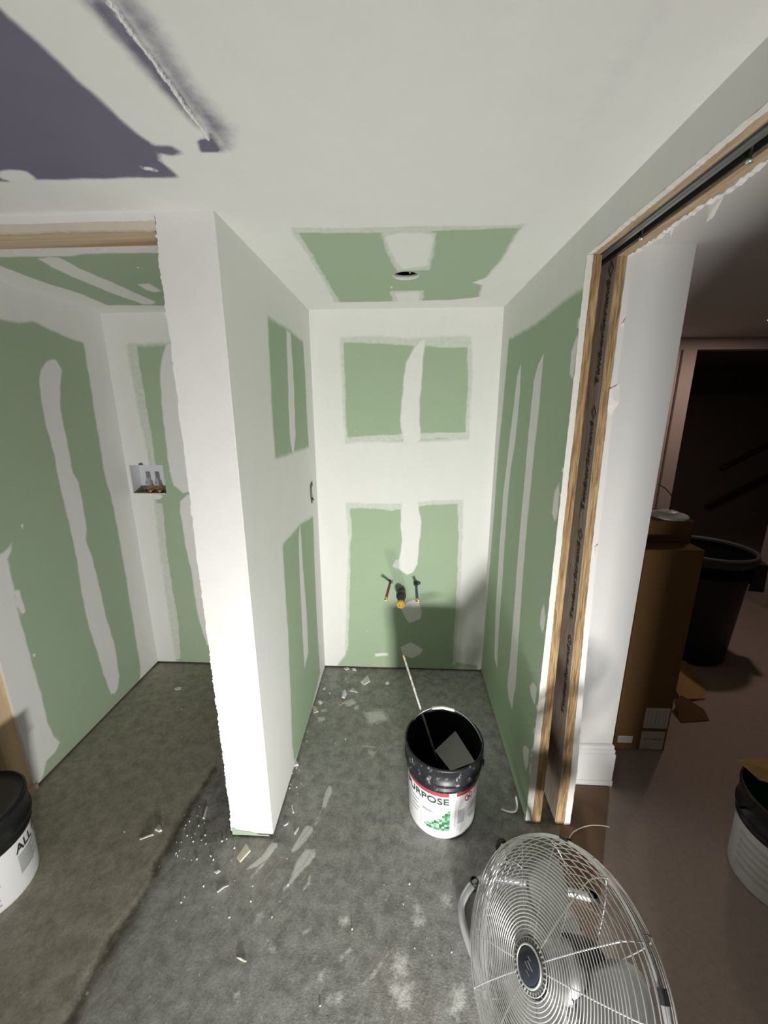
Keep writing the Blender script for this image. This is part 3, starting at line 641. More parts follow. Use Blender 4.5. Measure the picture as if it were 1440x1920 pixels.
# left wall of the left room, its raw edge and the bare jamb stud
YE = 1.335
wlf, _ = sheet('wall_left', lines([(YE, YB, 0.0085)]), zs, lambda u, v: (0 * u + XW, u, v), M['board'], {'mud': (PAINT['LEFT_WALL'], 1)}, flip=True)
struct(wlf, 'green board left wall of the left room with long mud stroke')
ragged_strip('board_edge', 'z', (XW, YE, GAP), (XW, YE, H), (1, 0, 0), -0.0135, 0.0, (0, 0.002, 0), 1.0, 0.0012, M['gypsum'], wlf, 160, 5)
box('bottom_plate', XW - 0.05, XW - 0.012, YE, YB, 0, 0.05, M['plate'], wlf)
tr = struct(box('trim_1', XW - 0.055, XW - 0.014, YF + 0.014, YE + 0.004, 0.03, ZH, M['lumber_z'], None, 0.002), 'bare pine jamb stud of the left opening')
box('sole_block', XW - 0.055, XW + 0.008, YF + 0.02, YE + 0.008, 0, 0.03, M['lumber'], tr, 0.002)

# header over the left opening
hd = struct(ragged_strip('wall_header', 'x', (-3.2, YF, H), (XP + 0.002, YF, H), (0, 0, -1), 0, H - ZH - 0.021, (0, 1, 0), 0.013, 0.0009, M['mud'], None, 200, 11), 'white drywall strip over the left opening')
ragged_strip('paper_edge', 'x', (-3.2, YF + 0.001, H), (XP + 0.001, YF + 0.001, H), (0, 0, -1), 0.012, H - ZH - 0.0015, (0, 1, 0), 0.011, 0.0012, M['tan_paper'], hd, 200, 12)
ragged_strip('board_edge', 'x', (-3.2, YF + 0.105, H), (XP + 0.002, YF + 0.105, H), (0, 0, -1), 0, H - ZH + 0.002, (0, 1, 0), 0.013, 0.0016, M['gypsum'], hd, 200, 13)
struct(box('trim_2', -3.2, XP + 0.004, YF + 0.0135, YF + 0.1045, ZH, H - 0.001, M['lumber']), 'bare pine header of the left opening')
fw_ = struct(box('wall_front_left', -3.2, XW - 0.056, YF, YF + 0.115, 0, H - 0.05, M['mud']))
struct(box('wall_far_left', -3.24, -3.2, -3.0, YF + 0.1, 0, H, M['mud']))
struct(box('wall_left_outer', XW - 0.1, XW - 0.06, YE, YB + 0.05, 0, H, M['plate']))
struct(box('wall_rear', -3.2, 0.66, -3.04, -3.0, 0, H, M['mud']))

# partition between left room and alcove
wp, _ = sheet('wall_partition', lines([(YF, YB, 0.008)]), zs, lambda u, v: (0 * u + XL, u, v), M['board'], {'mud': (PAINT['PARTITION'], 1)})
struct(wp, 'white partition end wall between left room and alcove')
nz = 420; zz = np.linspace(GAP + 0.004, H, nz); j0 = jag(nz, 0.0024, 21)
v_ = []; f_ = []
for i in range(nz):
    jl = 0.004 * max(0, 1 - zz[i] / 0.04)
    v_ += [(XP + j0[i], YF, zz[i]), (XL - 0.003, YF - 0.0004, zz[i]), (XL, YF + 0.003, zz[i]), (XP + j0[i] + 0.001, YF + 0.013, zz[i]), (XP + 0.006, YF + 0.014, zz[i])]
for i in range(nz - 1):
    a = i * 5
    f_ += [(a, a + 1, a + 6, a + 5), (a + 1, a + 2, a + 7, a + 6), (a + 3, a, a + 5, a + 8), (a + 4, a + 3, a + 8, a + 9)]
mesh('end_board', v_, f_, M['mud'], wp)
# green paper left uncovered at the foot of the end
mesh('uncovered_foot', [(XP + 0.001, YF - 0.0016, 0.006), (XL - 0.012, YF - 0.0016, 0.007), (XL - 0.02, YF - 0.0016, 0.014), (XL - 0.055, YF - 0.0016, 0.013), (XL - 0.09, YF - 0.0016, 0.024), (XP + 0.02, YF - 0.0016, 0.030), (XP + 0.002, YF - 0.0016, 0.046)],
     [(0, 1, 2, 3, 4, 5, 6)], plain('bare_green', GREEN, 0.9), wp)
box('stud_core', XP + 0.008, XL - 0.006, YF + 0.012, YB - 0.002, 0, H, M['plate'], wp)
box('inner_board', XP + 0.012, XP + 0.024, YF + 0.1, YB, GAP, H, M['mud'], wp)

# right wall with the pocket door opening
us = near(lines([(-3.0, YN, 0.3), (YN, 0.45, 0.1), (0.45, YB, 0.008)]), (YJ,))
zr = near(lines([(0.026, H, 0.0085)]), (ZO,))
wr, _ = sheet('wall_right', us, zr, lambda u, v: (0 * u + XR, u, v), M['board'], {'mud': (PAINT['RIGHT'], 1)},
              skip=lambda u, v: (u > YN) & (u < YJ) & (v < ZO), flip=True)
drop_loose(wr)
struct(wr, 'green board right wall beside the pocket door opening')
box('bottom_plate', XR + 0.012, XR + 0.04, YJ + 0.02, YB, 0, 0.05, M['plate'], wr)
box('near_core', XR + 0.002, XR + 0.125, -3.0, YN, 0, H, M['lumber_z'], wr)

# pocket door frame: two edge studs, lining boards, header pieces and track
def sc(z):
    t_ = max(0.0, (2.05 - z) / 1.43)
    return 0.93 + 0.24 * min(t_, 1.25) ** 2
pd = struct(thing('door_1', (XR + 0.06, YJ, 0), 'pocket door frame with raw strand lumber edges', 'door frame'))
del pd['category']
def wpole(name, xa, xb, y0, y1, mat, amp, seed, z0=0.0, z1=ZO, n=150, parent=pd):
    """upright piece of the frame following its slight flare"""
    j1 = jag(n, amp, seed); j2 = jag(n, amp, seed + 9)
    v = []; f = []
    for i in range(n):
        z = z0 + (z1 - z0) * i / (n - 1); s = sc(z)
        a = XR + xa * s + j1[i]; b = XR + xb * s + j2[i]
        v += [(a, y0, z), (b, y0, z), (b, y1, z), (a, y1, z)]
    for i in range(n - 1):
        for k in range(4):
            k2 = (k + 1) % 4
            f.append((i * 4 + k, i * 4 + k2, i * 4 + 4 + k2, i * 4 + 4 + k))
    f += [(3, 2, 1, 0), ((n - 1) * 4, (n - 1) * 4 + 1, (n - 1) * 4 + 2, (n - 1) * 4 + 3)]
    return mesh(name, v, f, mat, parent)
wpole('board_edge', 0.0005, 0.020, YJ - 0.001, YJ + 0.012, M['gypsum'], 0.0006, 31, GAP)
wpole('edge_stud', 0.0205, 0.047, YJ + 0.001, YJ + 0.04, M['strand_z'], 0.0003, 32)
wpole('edge_stud', 0.094, 0.118, YJ + 0.001, YJ + 0.06, M['strand_z'], 0.0003, 33)
wpole('board_edge', 0.1185, 0.136, YJ - 0.003, YR, M['paint'], 0.0007, 34, 0.0)
lin = wpole('lining_board', 0.0925, 0.094, YJ + 0.002, YJ + 0.80, M['strand_face'], 0.0, 35, 0.01)
wpole('lining_board', 0.045, 0.047, YJ + 0.03, YJ + 0.80, M['strand_face'], 0.0, 36, 0.01)
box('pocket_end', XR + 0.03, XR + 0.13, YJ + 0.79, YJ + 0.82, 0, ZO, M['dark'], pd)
# lettering stamped on the lining board, running up the board
zt = 0.50
k_ = 0
while zt < 1.9:
    s = sc(zt + 0.1)
    xx = XR + 0.0919 * s - 0.0012
    dz = 0.29
    v, f = text_shape('TimberStrand')
    lo = v.min(0); hi = v.max(0); w_ = (v - lo) / (hi - lo)
    vv = [(XR + 0.0919 * sc(zt + a * dz) - 0.0012, YJ + 0.034 + 0.024 * (b2 - 0.5), zt + a * dz) for a, b2 in w_]
    mesh('stamp', vv, f, M['ink_brown'], lin)
    zc = zt + dz + 0.03
    q = []
    for rr in (0.022, 0.014):
        for a, b2 in ((1, 0), (0, 1), (-1, 0), (0, -1)):
            q.append((XR + 0.0919 * sc(zc) - 0.0012, YJ + 0.029 + b2 * rr * 0.75, zc + a * rr))
    mesh('stamp_diamond', q, [(i, (i + 1) % 4, 4 + (i + 1) % 4, 4 + i) for i in range(4)], M['ink_brown'], lin)
    zt += 0.40; k_ += 1
# header pieces run toward the camera
ragged_strip('header_board_edge', 'y', (XR + 0.0012, YN, ZO), (XR + 0.0012, YJ, ZO), (0, 0, -1), -0.02, 0.0, (1, 0, 0), 0.015, 0.0009, M['gypsum'], pd, 150, 41)
box('header_strip', XR + 0.0165, XR + 0.036, YN, YJ + 0.01, ZO + 0.001, ZO + 0.05, M['strand_y'], pd)
tk = box('door_track', XR + 0.037, XR + 0.066, YN, YJ + 0.30, ZO + 0.006, ZO + 0.04, M['steel'], pd, 0.001)
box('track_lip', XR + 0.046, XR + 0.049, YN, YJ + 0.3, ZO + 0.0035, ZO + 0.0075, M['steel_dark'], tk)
box('track_lip', XR + 0.058, XR + 0.066, YN, YJ + 0.3, ZO + 0.0035, ZO + 0.0065, M['steel'], tk)
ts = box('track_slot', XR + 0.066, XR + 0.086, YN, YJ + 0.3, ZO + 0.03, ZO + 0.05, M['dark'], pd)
box('slot_shade', XR + 0.083, XR + 0.0862, YN, YJ + 0.3, ZO + 0.003, ZO + 0.05, M['dark'], ts)  # black liner paints the slot's shade over the strip's inner face
box('header_strip', XR + 0.086, XR + 0.109, YN, YJ + 0.01, ZO - 0.004, ZO + 0.05, M['strand_y'], pd)
ragged_strip('header_board_edge', 'y', (XR + 0.1095, YN, ZO), (XR + 0.1095, YJ, ZO), (0, 0, -1), -0.06, 0.007, (1, 0, 0), 0.014, 0.0028, M['torn'], pd, 150, 43)
for yy in (1.153, 0.834):
    hg = lathe('hanger', [(0.001, -0.018), (0.0055, -0.018), (0.0055, -0.013), (0.0022, -0.012), (0.0022, 0.03)], (XR + 0.078, yy, ZO + 0.006), M['chrome'], pd, 12)
# hanging paper tears under the header and on the jamb
def flap(name, pts, parent, mat, th=0.0015):
    """small bent scrap from a list of 3D outline points, given thickness"""
    n = len(pts); c = sum((Vector(p) for p in pts), Vector()) / n
    nr = (Vector(pts[1]) - Vector(pts[0])).cross(Vector(pts[2]) - Vector(pts[0])).normalized() * th
    v = [Vector(p) for p in pts] + [Vector(p) + nr for p in pts] + [c + nr * 2.5, c - nr * 1.0]
    f = [(i, (i + 1) % n, 2 * n + 1) for i in range(n)] + [((i + 1) % n + n, i + n, 2 * n) for i in range(n)]
    f += [((i + 1) % n, i, i + n, (i + 1) % n + n) for i in range(n)]
    return mesh(name, v, f, mat, parent)
xt = XR + 0.122
flap('paper_tear', [(xt, 0.99, ZO - 0.005), (xt + .004, 0.955, ZO - 0.006), (xt + .010, 0.985, ZO - 0.032), (xt + .008, 1.0, ZO - 0.035)], pd, M['torn'])
flap('paper_tear', [(xt, 0.80, ZO - 0.004), (xt + .002, 0.745, ZO - 0.005), (xt + .014, 0.775, ZO - 0.04), (xt + .012, 0.80, ZO - 0.044)], pd, M['torn'])
flap('paper_tear', [(xt, 1.12, ZO - 0.005), (xt + .002, 1.105, ZO - 0.005), (xt + .006, 1.118, ZO - 0.02)], pd, M['torn'])
flap('paper_tear', [(XR + .108, YJ - .006, 1.69), (XR + .135, YJ - .008, 1.705), (XR + .138, YJ - .012, 1.65), (XR + .120, YJ - .006, 1.615), (XR + .110, YJ - .004, 1.63)], pd, M['torn'], 0.004)
flap('paper_tear', [(XR + .117, YJ - .005, 1.87), (XR + .127, YJ - .008, 1.885), (XR + .125, YJ - .007, 1.86)], pd, M['torn'], 0.003)
flap('paper_tear', [(XR + .126, YJ - .004, 1.19), (XR + .134, YJ - .009, 1.20), (XR + .133, YJ - .006, 1.15)], pd, M['torn'], 0.003)
# next room: wall side above the opening, return wall with baseboard
struct(box('wall_over_door', XR + 0.1236, XR + 0.128, YN - 3.0, YR, ZO - 0.0, H, M['paint']))
struct(box('wall_near_side', XR + 0.126, XR + 0.13, -3.0, YN, 0, ZO, M['paint']))
rw = struct(box('wall_return', XR + 0.128, XC, YR, YR + 0.012, 0, H, M['paint']), 'white return wall behind the pocket door frame')
box('corner_board', XC - 0.012, XC, YR + 0.012, YFAR, 0, H, M['paint'], rw)
prof = [(0.0, 0.018), (0.028, 0.018), (0.030, 0.015), (0.165, 0.015), (0.172, 0.011), (0.185, 0.012), (0.192, 0.008), (0.206, 0.007), (0.212, 0.001)]
x0, x1 = XR + 0.13, XC
v_ = []; f_ = []
for z_, d_ in prof:
    v_ += [(x0, YR - d_, z_), (x1 + d_, YR - d_, z_), (x1 + d_, YR + 0.25, z_)]
for i in range(len(prof) - 1):
    f_ += [(3 * i, 3 * i + 1, 3 * i + 4, 3 * i + 3), (3 * i + 1, 3 * i + 2, 3 * i + 5, 3 * i + 4)]
bb = struct(mesh('baseboard_right', v_, f_, M['base_paint']), 'white moulded baseboard on the return wall')

# the dark room beyond
struct(mesh('ceiling_next_room', [(0.63, -3, H), (0.63, YFAR, H), (6, YFAR, H), (6, -3, H)], [(0, 1, 2, 3)], M['paint_dull']))
OX0, OX1, OZ = 2.15, 3.05, 2.055
wf = struct(box('wall_far', XC, OX0, YFAR, YFAR + 0.1, 0, H, M['blush']), 'wall with cased opening at the end of next room')
box('wall_far_head', OX0, OX1, YFAR, YFAR + 0.1, OZ, H, M['blush'], wf)
box('wall_far_pier', OX1, 6.0, YFAR - 0.05, YFAR + 0.1, 0, H, M['blush'], wf)
cs = struct(box('trim_3', OX0 - 0.085, OX0 + 0.002, YFAR - 0.016, YFAR - 0.0005, 0, OZ, M['blush'], None, 0.003), 'painted casing of the far opening')
box('casing_back_band', OX0 - 0.1, OX0 - 0.086, YFAR - 0.022, YFAR - 0.0005, 0, OZ, M['blush'], cs, 0.003)
struct(box('wall_next_side', 6.0, 6.05, -3, 7, 0, H, M['paint_dull']))
struct(box('wall_next_rear', 0.63, 6.0, -3.05, -3.0, 0, H, M['paint_dull']))
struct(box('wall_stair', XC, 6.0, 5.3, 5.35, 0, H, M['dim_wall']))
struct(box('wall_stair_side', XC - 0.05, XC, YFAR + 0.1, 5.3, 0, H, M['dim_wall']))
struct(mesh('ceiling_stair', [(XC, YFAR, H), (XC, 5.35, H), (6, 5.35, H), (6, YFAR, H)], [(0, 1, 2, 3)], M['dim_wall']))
hr = tag(tube('handrail', [(3.32, 4.30, 1.02), (3.36, 4.30, 1.045), (3.70, 4.30, 1.25), (4.3, 4.30, 1.62)], 0.028, M['rail'], None, 10), 'dark sloping stair handrail beyond the far opening', 'handrail')

# ================================================================== THINGS
# recessed warm downlight in the ceiling of the next room
rl = thing('recessed_light', (2.185, 2.634, H), 'small warm recessed ceiling light at the right picture edge', 'ceiling light')
lathe('light_trim', [(0.052, -0.001), (0.070, -0.004), (0.074, 0.001)], (2.185, 2.634, H), M['white_pl'], rl, 32)
_m, _nt, _b = new_mat('warm_lens')
_b.inputs['Emission Color'].default_value = (1.0, 0.82, 0.72, 1); _b.inputs['Emission Strength'].default_value = 2.0
lathe('light_lens', [(0.001, 0.0), (0.053, -0.0005)], (2.185, 2.634, H - 0.0005), _m, rl, 32)
_l = area_lamp('recessed_lamp', (2.185, 2.634, H - 0.008), (2.185, 2.634, 0), 0.09, 4.5, (1.0, 0.76, 0.64))
_l.data.shape = 'DISK'
_l.parent = rl
_l.location = (0, 0, -0.008)
# brown sheet on the floor behind the jamb
sh = [(0.66, 1.455), (0.928, 1.458), (0.766, 1.168), (0.69, 1.03), (0.60, 0.87), (0.56, 1.1), (0.645, 1.27)]
n = len(sh)
o = mesh('floor_sheet', [(x, y, 0.0005) for x, y in sh] + [(x, y, 0.004) for x, y in sh],
         [tuple(range(n))[::-1], tuple(range(n, 2 * n))] + [(i, (i + 1) % n, n + (i + 1) % n, n + i) for i in range(n)], M['kraft'])
tag(o, 'flat brown kraft sheet on floor before the white baseboard', 'floor sheet')

# --------------------------------------------------------------- buckets
def bucket(loc, h, rt, rb, label, collar_mat, facing, style, collar_h=0.112, inner='inner'):
    t = thing('mud_bucket', loc, label, 'bucket', 'joint compound buckets')
    c = Vector(loc)
    rf = lambda z: rb + (rt - 0.008 - rb) * z / h
    lathe('body', [(0.001, 0.002), (rb - 0.012, 0.001), (rb - 0.003, 0.004), (rb, 0.014), (rf(h - collar_h + 0.02), h - collar_h + 0.02)], c, M['bucket'], t, 56)
    zc = h - collar_h
    col = lathe('collar', [(rf(zc) + 0.001, zc), (rf(zc) + 0.006, zc + 0.001), (rf(zc) + 0.0065, zc + 0.014), (rf(zc) + 0.002, zc + 0.017),
                     (rf(zc) + 0.003, zc + 0.030), (rt - 0.0, zc + 0.034), (rt + 0.001, zc + 0.046), (rt - 0.003, zc + 0.050), (rt - 0.002, h - 0.014),
                     (rt + 0.001, h - 0.010), (rt + 0.001, h - 0.003), (rt - 0.002, h), (rt - 0.006, h), (rt - 0.008, h - 0.004)], c, collar_mat, t, 56)
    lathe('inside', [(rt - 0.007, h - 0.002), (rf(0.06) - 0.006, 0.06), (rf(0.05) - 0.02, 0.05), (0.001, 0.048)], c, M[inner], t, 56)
    on = lambda z: rf(z) + 0.0010
    on2 = lambda z: rf(z) + 0.0016
    if style == 'front':
        A = math.radians
        drum_patch('red_band', c, on, A(-176), A(-86), zc - 0.022, zc - 0.004, M['red'], t)
        drum_patch('red_band', c, on, A(-74), A(-18), zc - 0.024, zc - 0.003, M['red'], t)
        wd = 0.196 / 0.66
        on_drum('lettering', 'ALL PURPOSE', c, on2, A(-85.5) - wd / on2(0.19), wd, zc - 0.062, 0.030, M['ink_green'], t)
        on_drum('small_lettering', 'JOINT COMPOUND', c, on2, A(-107), 0.052, zc - 0.073, 0.0055, M['ink_grey'], t)
        for k, (a0, a1, z_) in enumerate([(-128, -112, .135), (-128, -108, .130), (-150, -134, .152), (-150, -136, .132), (-150, -133, .112), (-150, -137, .092), (-172, -156, .14), (-172, -154, .12), (-172, -157, .10), (-172, -155, .08),
                                          (-48, -30, .15), (-46, -28, .137), (-48, -30, .124), (-50, -27, .09), (-46, -30, .075)]):
            drum_patch('print_line', c, on, A(a0), A(a1), z_, z_ + 0.0035, M['ink_grey'], t)
        for a0, z0, z1 in ((-130, 0.03, 0.215), (-152, 0.06, 0.20), (-75, 0.07, 0.205)):
            drum_patch('scratch', c, on2, A(a0), A(a0 + 0.7), z0, z1, M['ink_grey'], t)
        drum_patch('print_line', c, on, A(-70), A(-58), 0.08, 0.145, M['ink_grey'], t)
        # stepped graphic of green squares
        rr = random.Random(5)
        parts = {i: MB() for i in range(5)}
        ncol = 10
        for i in range(ncol):
            hh = int(1 + (i / (ncol - 1)) ** 1.25 * 8 + rr.random() * 0.8)
            for j in range(hh):
                a0 = -124 + i * 4.1
                kind = rr.choices([0, 1, 2, 3, 4], [1 + 3 * (i > 5 and j < 4), 2, 3, 2.5, 0.7])[0]
                v, f = drum_patch('', c, on2, A(a0), A(a0 + 4.1), 0.052 + j * 0.0108, 0.0628 + j * 0.0108, None, None, 3, False)
                parts[kind].add(v, f)
        gb = MB(); mi = []
        for k, b in parts.items():
            gb.add(b.v, b.f); mi += [k] * len(b.f)
        go = gb.build('label_graphic', M['g0'], t)
        for k in range(1, 5): go.data.materials.append(M['g%d' % k])
        for p_, k in zip(go.data.polygons, mi): p_.material_index = k
        go['kind'] = 'stuff'
        # prohibition ring
        ring = MB(); ac = -52; zc2 = 0.196
        n = 28; v = []
        for r_ in (0.0195, 0.0165):
            for i in range(n):
                a = 2 * math.pi * i / n; z = zc2 + r_ * math.sin(a); an = A(ac) + r_ * math.cos(a) / on2(z)
                v.append((c.x + on2(z) * math.cos(an), c.y + on2(z) * math.sin(an), c.z + z))
        ring.add(v, [(i, (i + 1) % n, n + (i + 1) % n, n + i) for i in range(n)])
        def seg(p, q, w_):
            d_ = Vector((q[0] - p[0], q[1] - p[1])); nn_ = Vector((-d_.y, d_.x)).normalized() * w_
            vv = []
            for s, sg in ((p, 1), (q, 1), (q, -1), (p, -1)):
                u_ = s[0] + nn_.x * sg; z = zc2 + s[1] + nn_.y * sg; an = A(ac) + u_ / on2(z)
                vv.append((c.x + (on2(z) + 0.0003) * math.cos(an), c.y + (on2(z) + 0.0003) * math.sin(an), c.z + z))
            ring.add(vv, [(0, 1, 2, 3)])
        seg((-0.012, 0.012), (0.012, -0.012), 0.0013)
        seg((-0.004, -0.010), (0.003, 0.004), 0.003); seg((0.003, 0.004), (0.009, 0.007), 0.002); seg((-0.008, -0.004), (0.006, 0.0), 0.002); seg((0.004, 0.009), (0.006, 0.011), 0.003)
        ring.build('warning_ring', M['red'], t)
    elif style == 'side':
        A = math.radians
        a0 = A(facing)
        on_drum('lettering', 'ALL PURPOSE', c, on2, a0, 0.27, zc - 0.055, 0.034, M['ink'], t)
        for k in range(9):
            drum_patch('print_line', c, on, a0 + 0.02, a0 + A(34 - (k % 3) * 5), zc - 0.072 - k * 0.0085, zc - 0.067 - k * 0.0085, M['ink_grey'], t)
        for k in range(5):
            drum_patch('print_line', c, on, a0 - A(62), a0 - A(26 + (k % 2) * 3), 0.03 + k * 0.011, 0.037 + k * 0.011, M['ink_grey'], t)
        for k in range(2):
            drum_patch('print_line', c, on, a0 - A(70), a0 - A(22), zc - 0.06 - k * 0.055, zc - 0.057 - k * 0.055, M['ink_grey'], t)
    else:
        A = math.radians
        for k in range(5):
            drum_patch('print_line', c, on, A(facing - 30), A(facing + 22 - 6 * (k % 2)), 0.06 + k * 0.03, 0.074 + k * 0.03, M['ink_pale'], t)
    return t, c, rf

bt, bc, brf = bucket((0.173, 1.335, 0), 0.355, 0.156, 0.137, 'open white bucket with ALL PURPOSE label in the middle of the alcove', M['collar'], -90, 'front')
# bail handle resting back over the rim
ax = Vector((math.cos(math.radians(-22)), math.sin(math.radians(-22)), 0)); pf = Vector((-ax.y, ax.x, 0))
cz = 0.30; pts = []
for i in range(33):
    a = math.pi * i / 32
    tilt = math.radians(53)
    pts.append(bc + Vector((0, 0, cz)) + ax * (0.160 * math.cos(a)) + (pf * math.cos(tilt) + Vector((0, 0, 1)) * math.sin(tilt)) * (0.150 * math.sin(a)))
hd_ = tube('handle', pts, 0.0019, M['wire'], bt, 8)
tube('handle_grip', [pts[15], pts[18], pts[21]], 0.0066, M['white_pl'], hd_, 10)
for s in (1, -1):
    e_ = bc + Vector((0, 0, cz)) + ax * (0.158 * s)
    lathe('handle_ear', [(0.001, 0.006), (0.011, 0.005), (0.012, -0.004)], e_, M['collar'], bt, 14, axis=(pf, Vector((0, 0, 1)), ax * s))

# mixing rod standing in the bucket
rod_a = Vector((0.142, 1.447, 0.19)); rod_b = Vector((0.0905, 1.4535, 0.362)); dr = rod_b - rod_a
low = rod_a - dr * 0.72; tip = rod_b + dr * 1.62
rd = thing('stir_rod', low, 'thin plaster-caked rod leaning out of the open bucket', 'rod')
tube('shaft', [low, rod_a, rod_b, tip - dr * 0.10], 0.0048, M['rod'], rd, 8)
tube('rod_tip', [tip - dr * 0.10, tip], [0.0046, 0.0030], M['carton_light'], rd, 8)

# taping knife lying in the bucket
kb = [Vector((0.233, 1.428, 0.300)), Vector((0.140, 1.352, 0.270)), Vector((0.190, 1.222, 0.310)), Vector((0.282, 1.238, 0.340))]
kn = thing('taping_knife', kb[2] + Vector((0, 0, -0.02)), 'grey wide-blade knife sticking up inside the open bucket', 'knife')
nr = (kb[1] - kb[0]).cross(kb[2] - kb[0]).normalized() * 0.0016
mesh('blade', [p for p in kb] + [p + nr for p in kb], [(0, 1, 2, 3), (7, 6, 5, 4), (0, 4, 5, 1), (1, 5, 6, 2), (2, 6, 7, 3), (3, 7, 4, 0)], M['blade'], kn)
mid = (kb[2] + kb[1]) / 2
tube('knife_handle', [mid.lerp(kb[3], 0.25) + Vector((0, 0, -0.006)), mid + Vector((0.01, 0.0, -0.05)), (0.165, 1.33, 0.06)], [0.010, 0.013, 0.014], M['motor'], kn, 10)

bl, _, _ = bucket((-1.450, 0.965, 0), 0.345, 0.158, 0.139, 'white bucket with black lid rim at the left picture edge', M['collar_clean'], -2, 'side', 0.125)
lathe('lid', [(0.001, 0.335), (0.12, 0.334), (0.142, 0.338), (0.150, 0.344)], Vector((-1.450, 0.965, 0)), M['collar_clean'], bl, 48)
br, rc, _ = bucket((1.345, 1.115, 0), 0.36, 0.157, 0.138, 'dim white bucket with black rim and green inside at right edge', M['collar_clean'], 200, 'back', 0.13, 'green_in')
cp = [(1.225, 1.235, 0.395), (1.30, 1.245, 0.40), (1.42, 1.22, 0.40), (1.44, 1.10, 0.372), (1.262, 1.185, 0.366)]
o = flap('carton_scrap', cp, None, M['carton_light'], 0.003)
tag(o, 'torn brown carton scrap lying on the dim right bucket', 'cardboard')
b_ = MB(); b_.tube([(1.20, 1.135, 0.30), (1.175, 1.137, 0.296), (1.165, 1.14, 0.297)], 0.005, 8); b_.build('handle_ear', M['collar_clean'], br, True)

# --------------------------------------------------------------- drum fan
FC = Vector((0.343, 0.687, 0.303)); FN = Vector((-0.822, -0.237, 0.518)).normalized()
FU = FN.cross(Vector((0, 0, 1))).normalized(); FV = FU.cross(FN)
FA = (FU, FV, FN)
fan = thing('drum_fan', (FC.x + 0.1, FC.y + 0.02, 0), 'round silver wire-cage floor fan tilted up at lower right', 'fan')
RF, RR = 0.238, 0.266
def fprof(s):
    """front cage: s 0..1 over the disc, 1..1.35 over the shoulder -> (r, h)"""
    if s <= 1: return 0.045 + (RF - 0.045) * s, 0.029 * (1 - (s * 0.97) ** 2)
    q = (s - 1) / 0.35
    return RF + (RR - RF) * math.sin(q * math.pi / 2), 0.002 - 0.064 * (1 - math.cos(q * math.pi / 2))
def rprof(s):
    """rear cage"""
    a = s * math.pi / 2
    return 0.06 + (RR - 0.06) * math.cos(a) ** 0.75, -0.066 - 0.115 * math.sin(a) ** 0.8
def fpt(r, h, a): return FC + (FU * math.cos(a) + FV * math.sin(a)) * r + FN * h
def ringm(b, r, h, rad, seg=84, sides=5):
    b.tube([fpt(r, h, 2 * math.pi * i / seg) for i in range(seg)], rad, sides, True)
b = MB()
NR = 27
for i in range(NR): ringm(b, *fprof((i + 0.6) / NR), 0.0014)
for q in (1.08, 1.16, 1.24, 1.30): ringm(b, *fprof(q), 0.0014)
fg = b.build('front_grille', M['chrome'], fan, True)
for k in range(14):
    a = math.radians(59.5) + 2 * math.pi * k / 14
    tube('spoke', [fpt(*fprof(s), a) - FN * 0.0025 for s in np.linspace(-0.05, 1.35, 22)], 0.0017, M['chrome'], fg, 6)
b = MB(); ringm(b, RR, -0.062, 0.0042, 96, 8); ringm(b, RR - 0.001, -0.072, 0.0034, 96, 8)
b.build('rim_ring', M['chrome'], fan, True)
b = MB()
for i in range(13): ringm(b, *rprof((i + 0.5) / 13.5), 0.0012, 72)
rg = b.build('rear_grille', M['chrome'], fan, True)
for k in range(10):
    a = math.radians(72) + 2 * math.pi * k / 10
    tube('spoke', [fpt(*rprof(s), a) - FN * 0.002 for s in np.linspace(0, 0.98, 16)], 0.0018, M['chrome'], rg, 6)
for k in range(5):
    a = 2 * math.pi * (k + 0.05) / 5 - 0.35
    p_ = fpt(RR + 0.003, -0.066, a)
    rad = (FU * math.cos(a) + FV * math.sin(a)); tan = FN.cross(rad)
    cv = [p_ + rad * (dx * 0.005) + tan * (dy * 0.012) + FN * (dz * 0.010) for dz in (-1, 1) for dx, dy in ((-1, -1), (1, -1), (1, 1), (-1, 1))]
    mesh('clip', cv, BOXF, M['motor'], fan)
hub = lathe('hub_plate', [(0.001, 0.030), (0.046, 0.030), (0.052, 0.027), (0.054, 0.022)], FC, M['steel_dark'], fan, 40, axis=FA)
lathe('badge', [(0.001, 0.0365), (0.030, 0.0365), (0.034, 0.0345), (0.0345, 0.030)], FC, M['badge'], hub, 36, axis=FA)
b = MB(); ringm(b, 0.0365, 0.034, 0.0024, 48, 8); b.build('badge_ring', M['chrome'], hub, True)
b = MB()
for k in range(32):
    a = 2 * math.pi * k / 32
    p_ = fpt(0.0455, 0.0302, a); rad = (FU * math.cos(a) + FV * math.sin(a)); tan = FN.cross(rad)
    cv = [p_ + rad * (dx * 0.003) + tan * (dy * 0.0011) + FN * (dz * 0.0007) for dz in (-1, 1) for dx, dy in ((-1, -1), (1, -1), (1, 1), (-1, 1))]
    b.add(cv, BOXF)
b.build('hub_slots', M['chrome'], hub)
b = MB()
for (x_, y_, w_, h_) in ((-.004, .006, .020, .004), (.002, -.002, .016, .003), (-.008, -.009, .012, .003), (.006, .013, .010, .003)):
    c_ = FC + FN * 0.0370
    cv = [c_ + FU * (x_ + sx * w_ / 2) + FV * (y_ + sy * h_ / 2) + FN * dz for dz in (0, 0.0004) for sx, sy in ((-1, -1), (1, -1), (1, 1), (-1, 1))]
    b.add(cv, BOXF)
b.build('badge_emblem', M['steel'], hub)
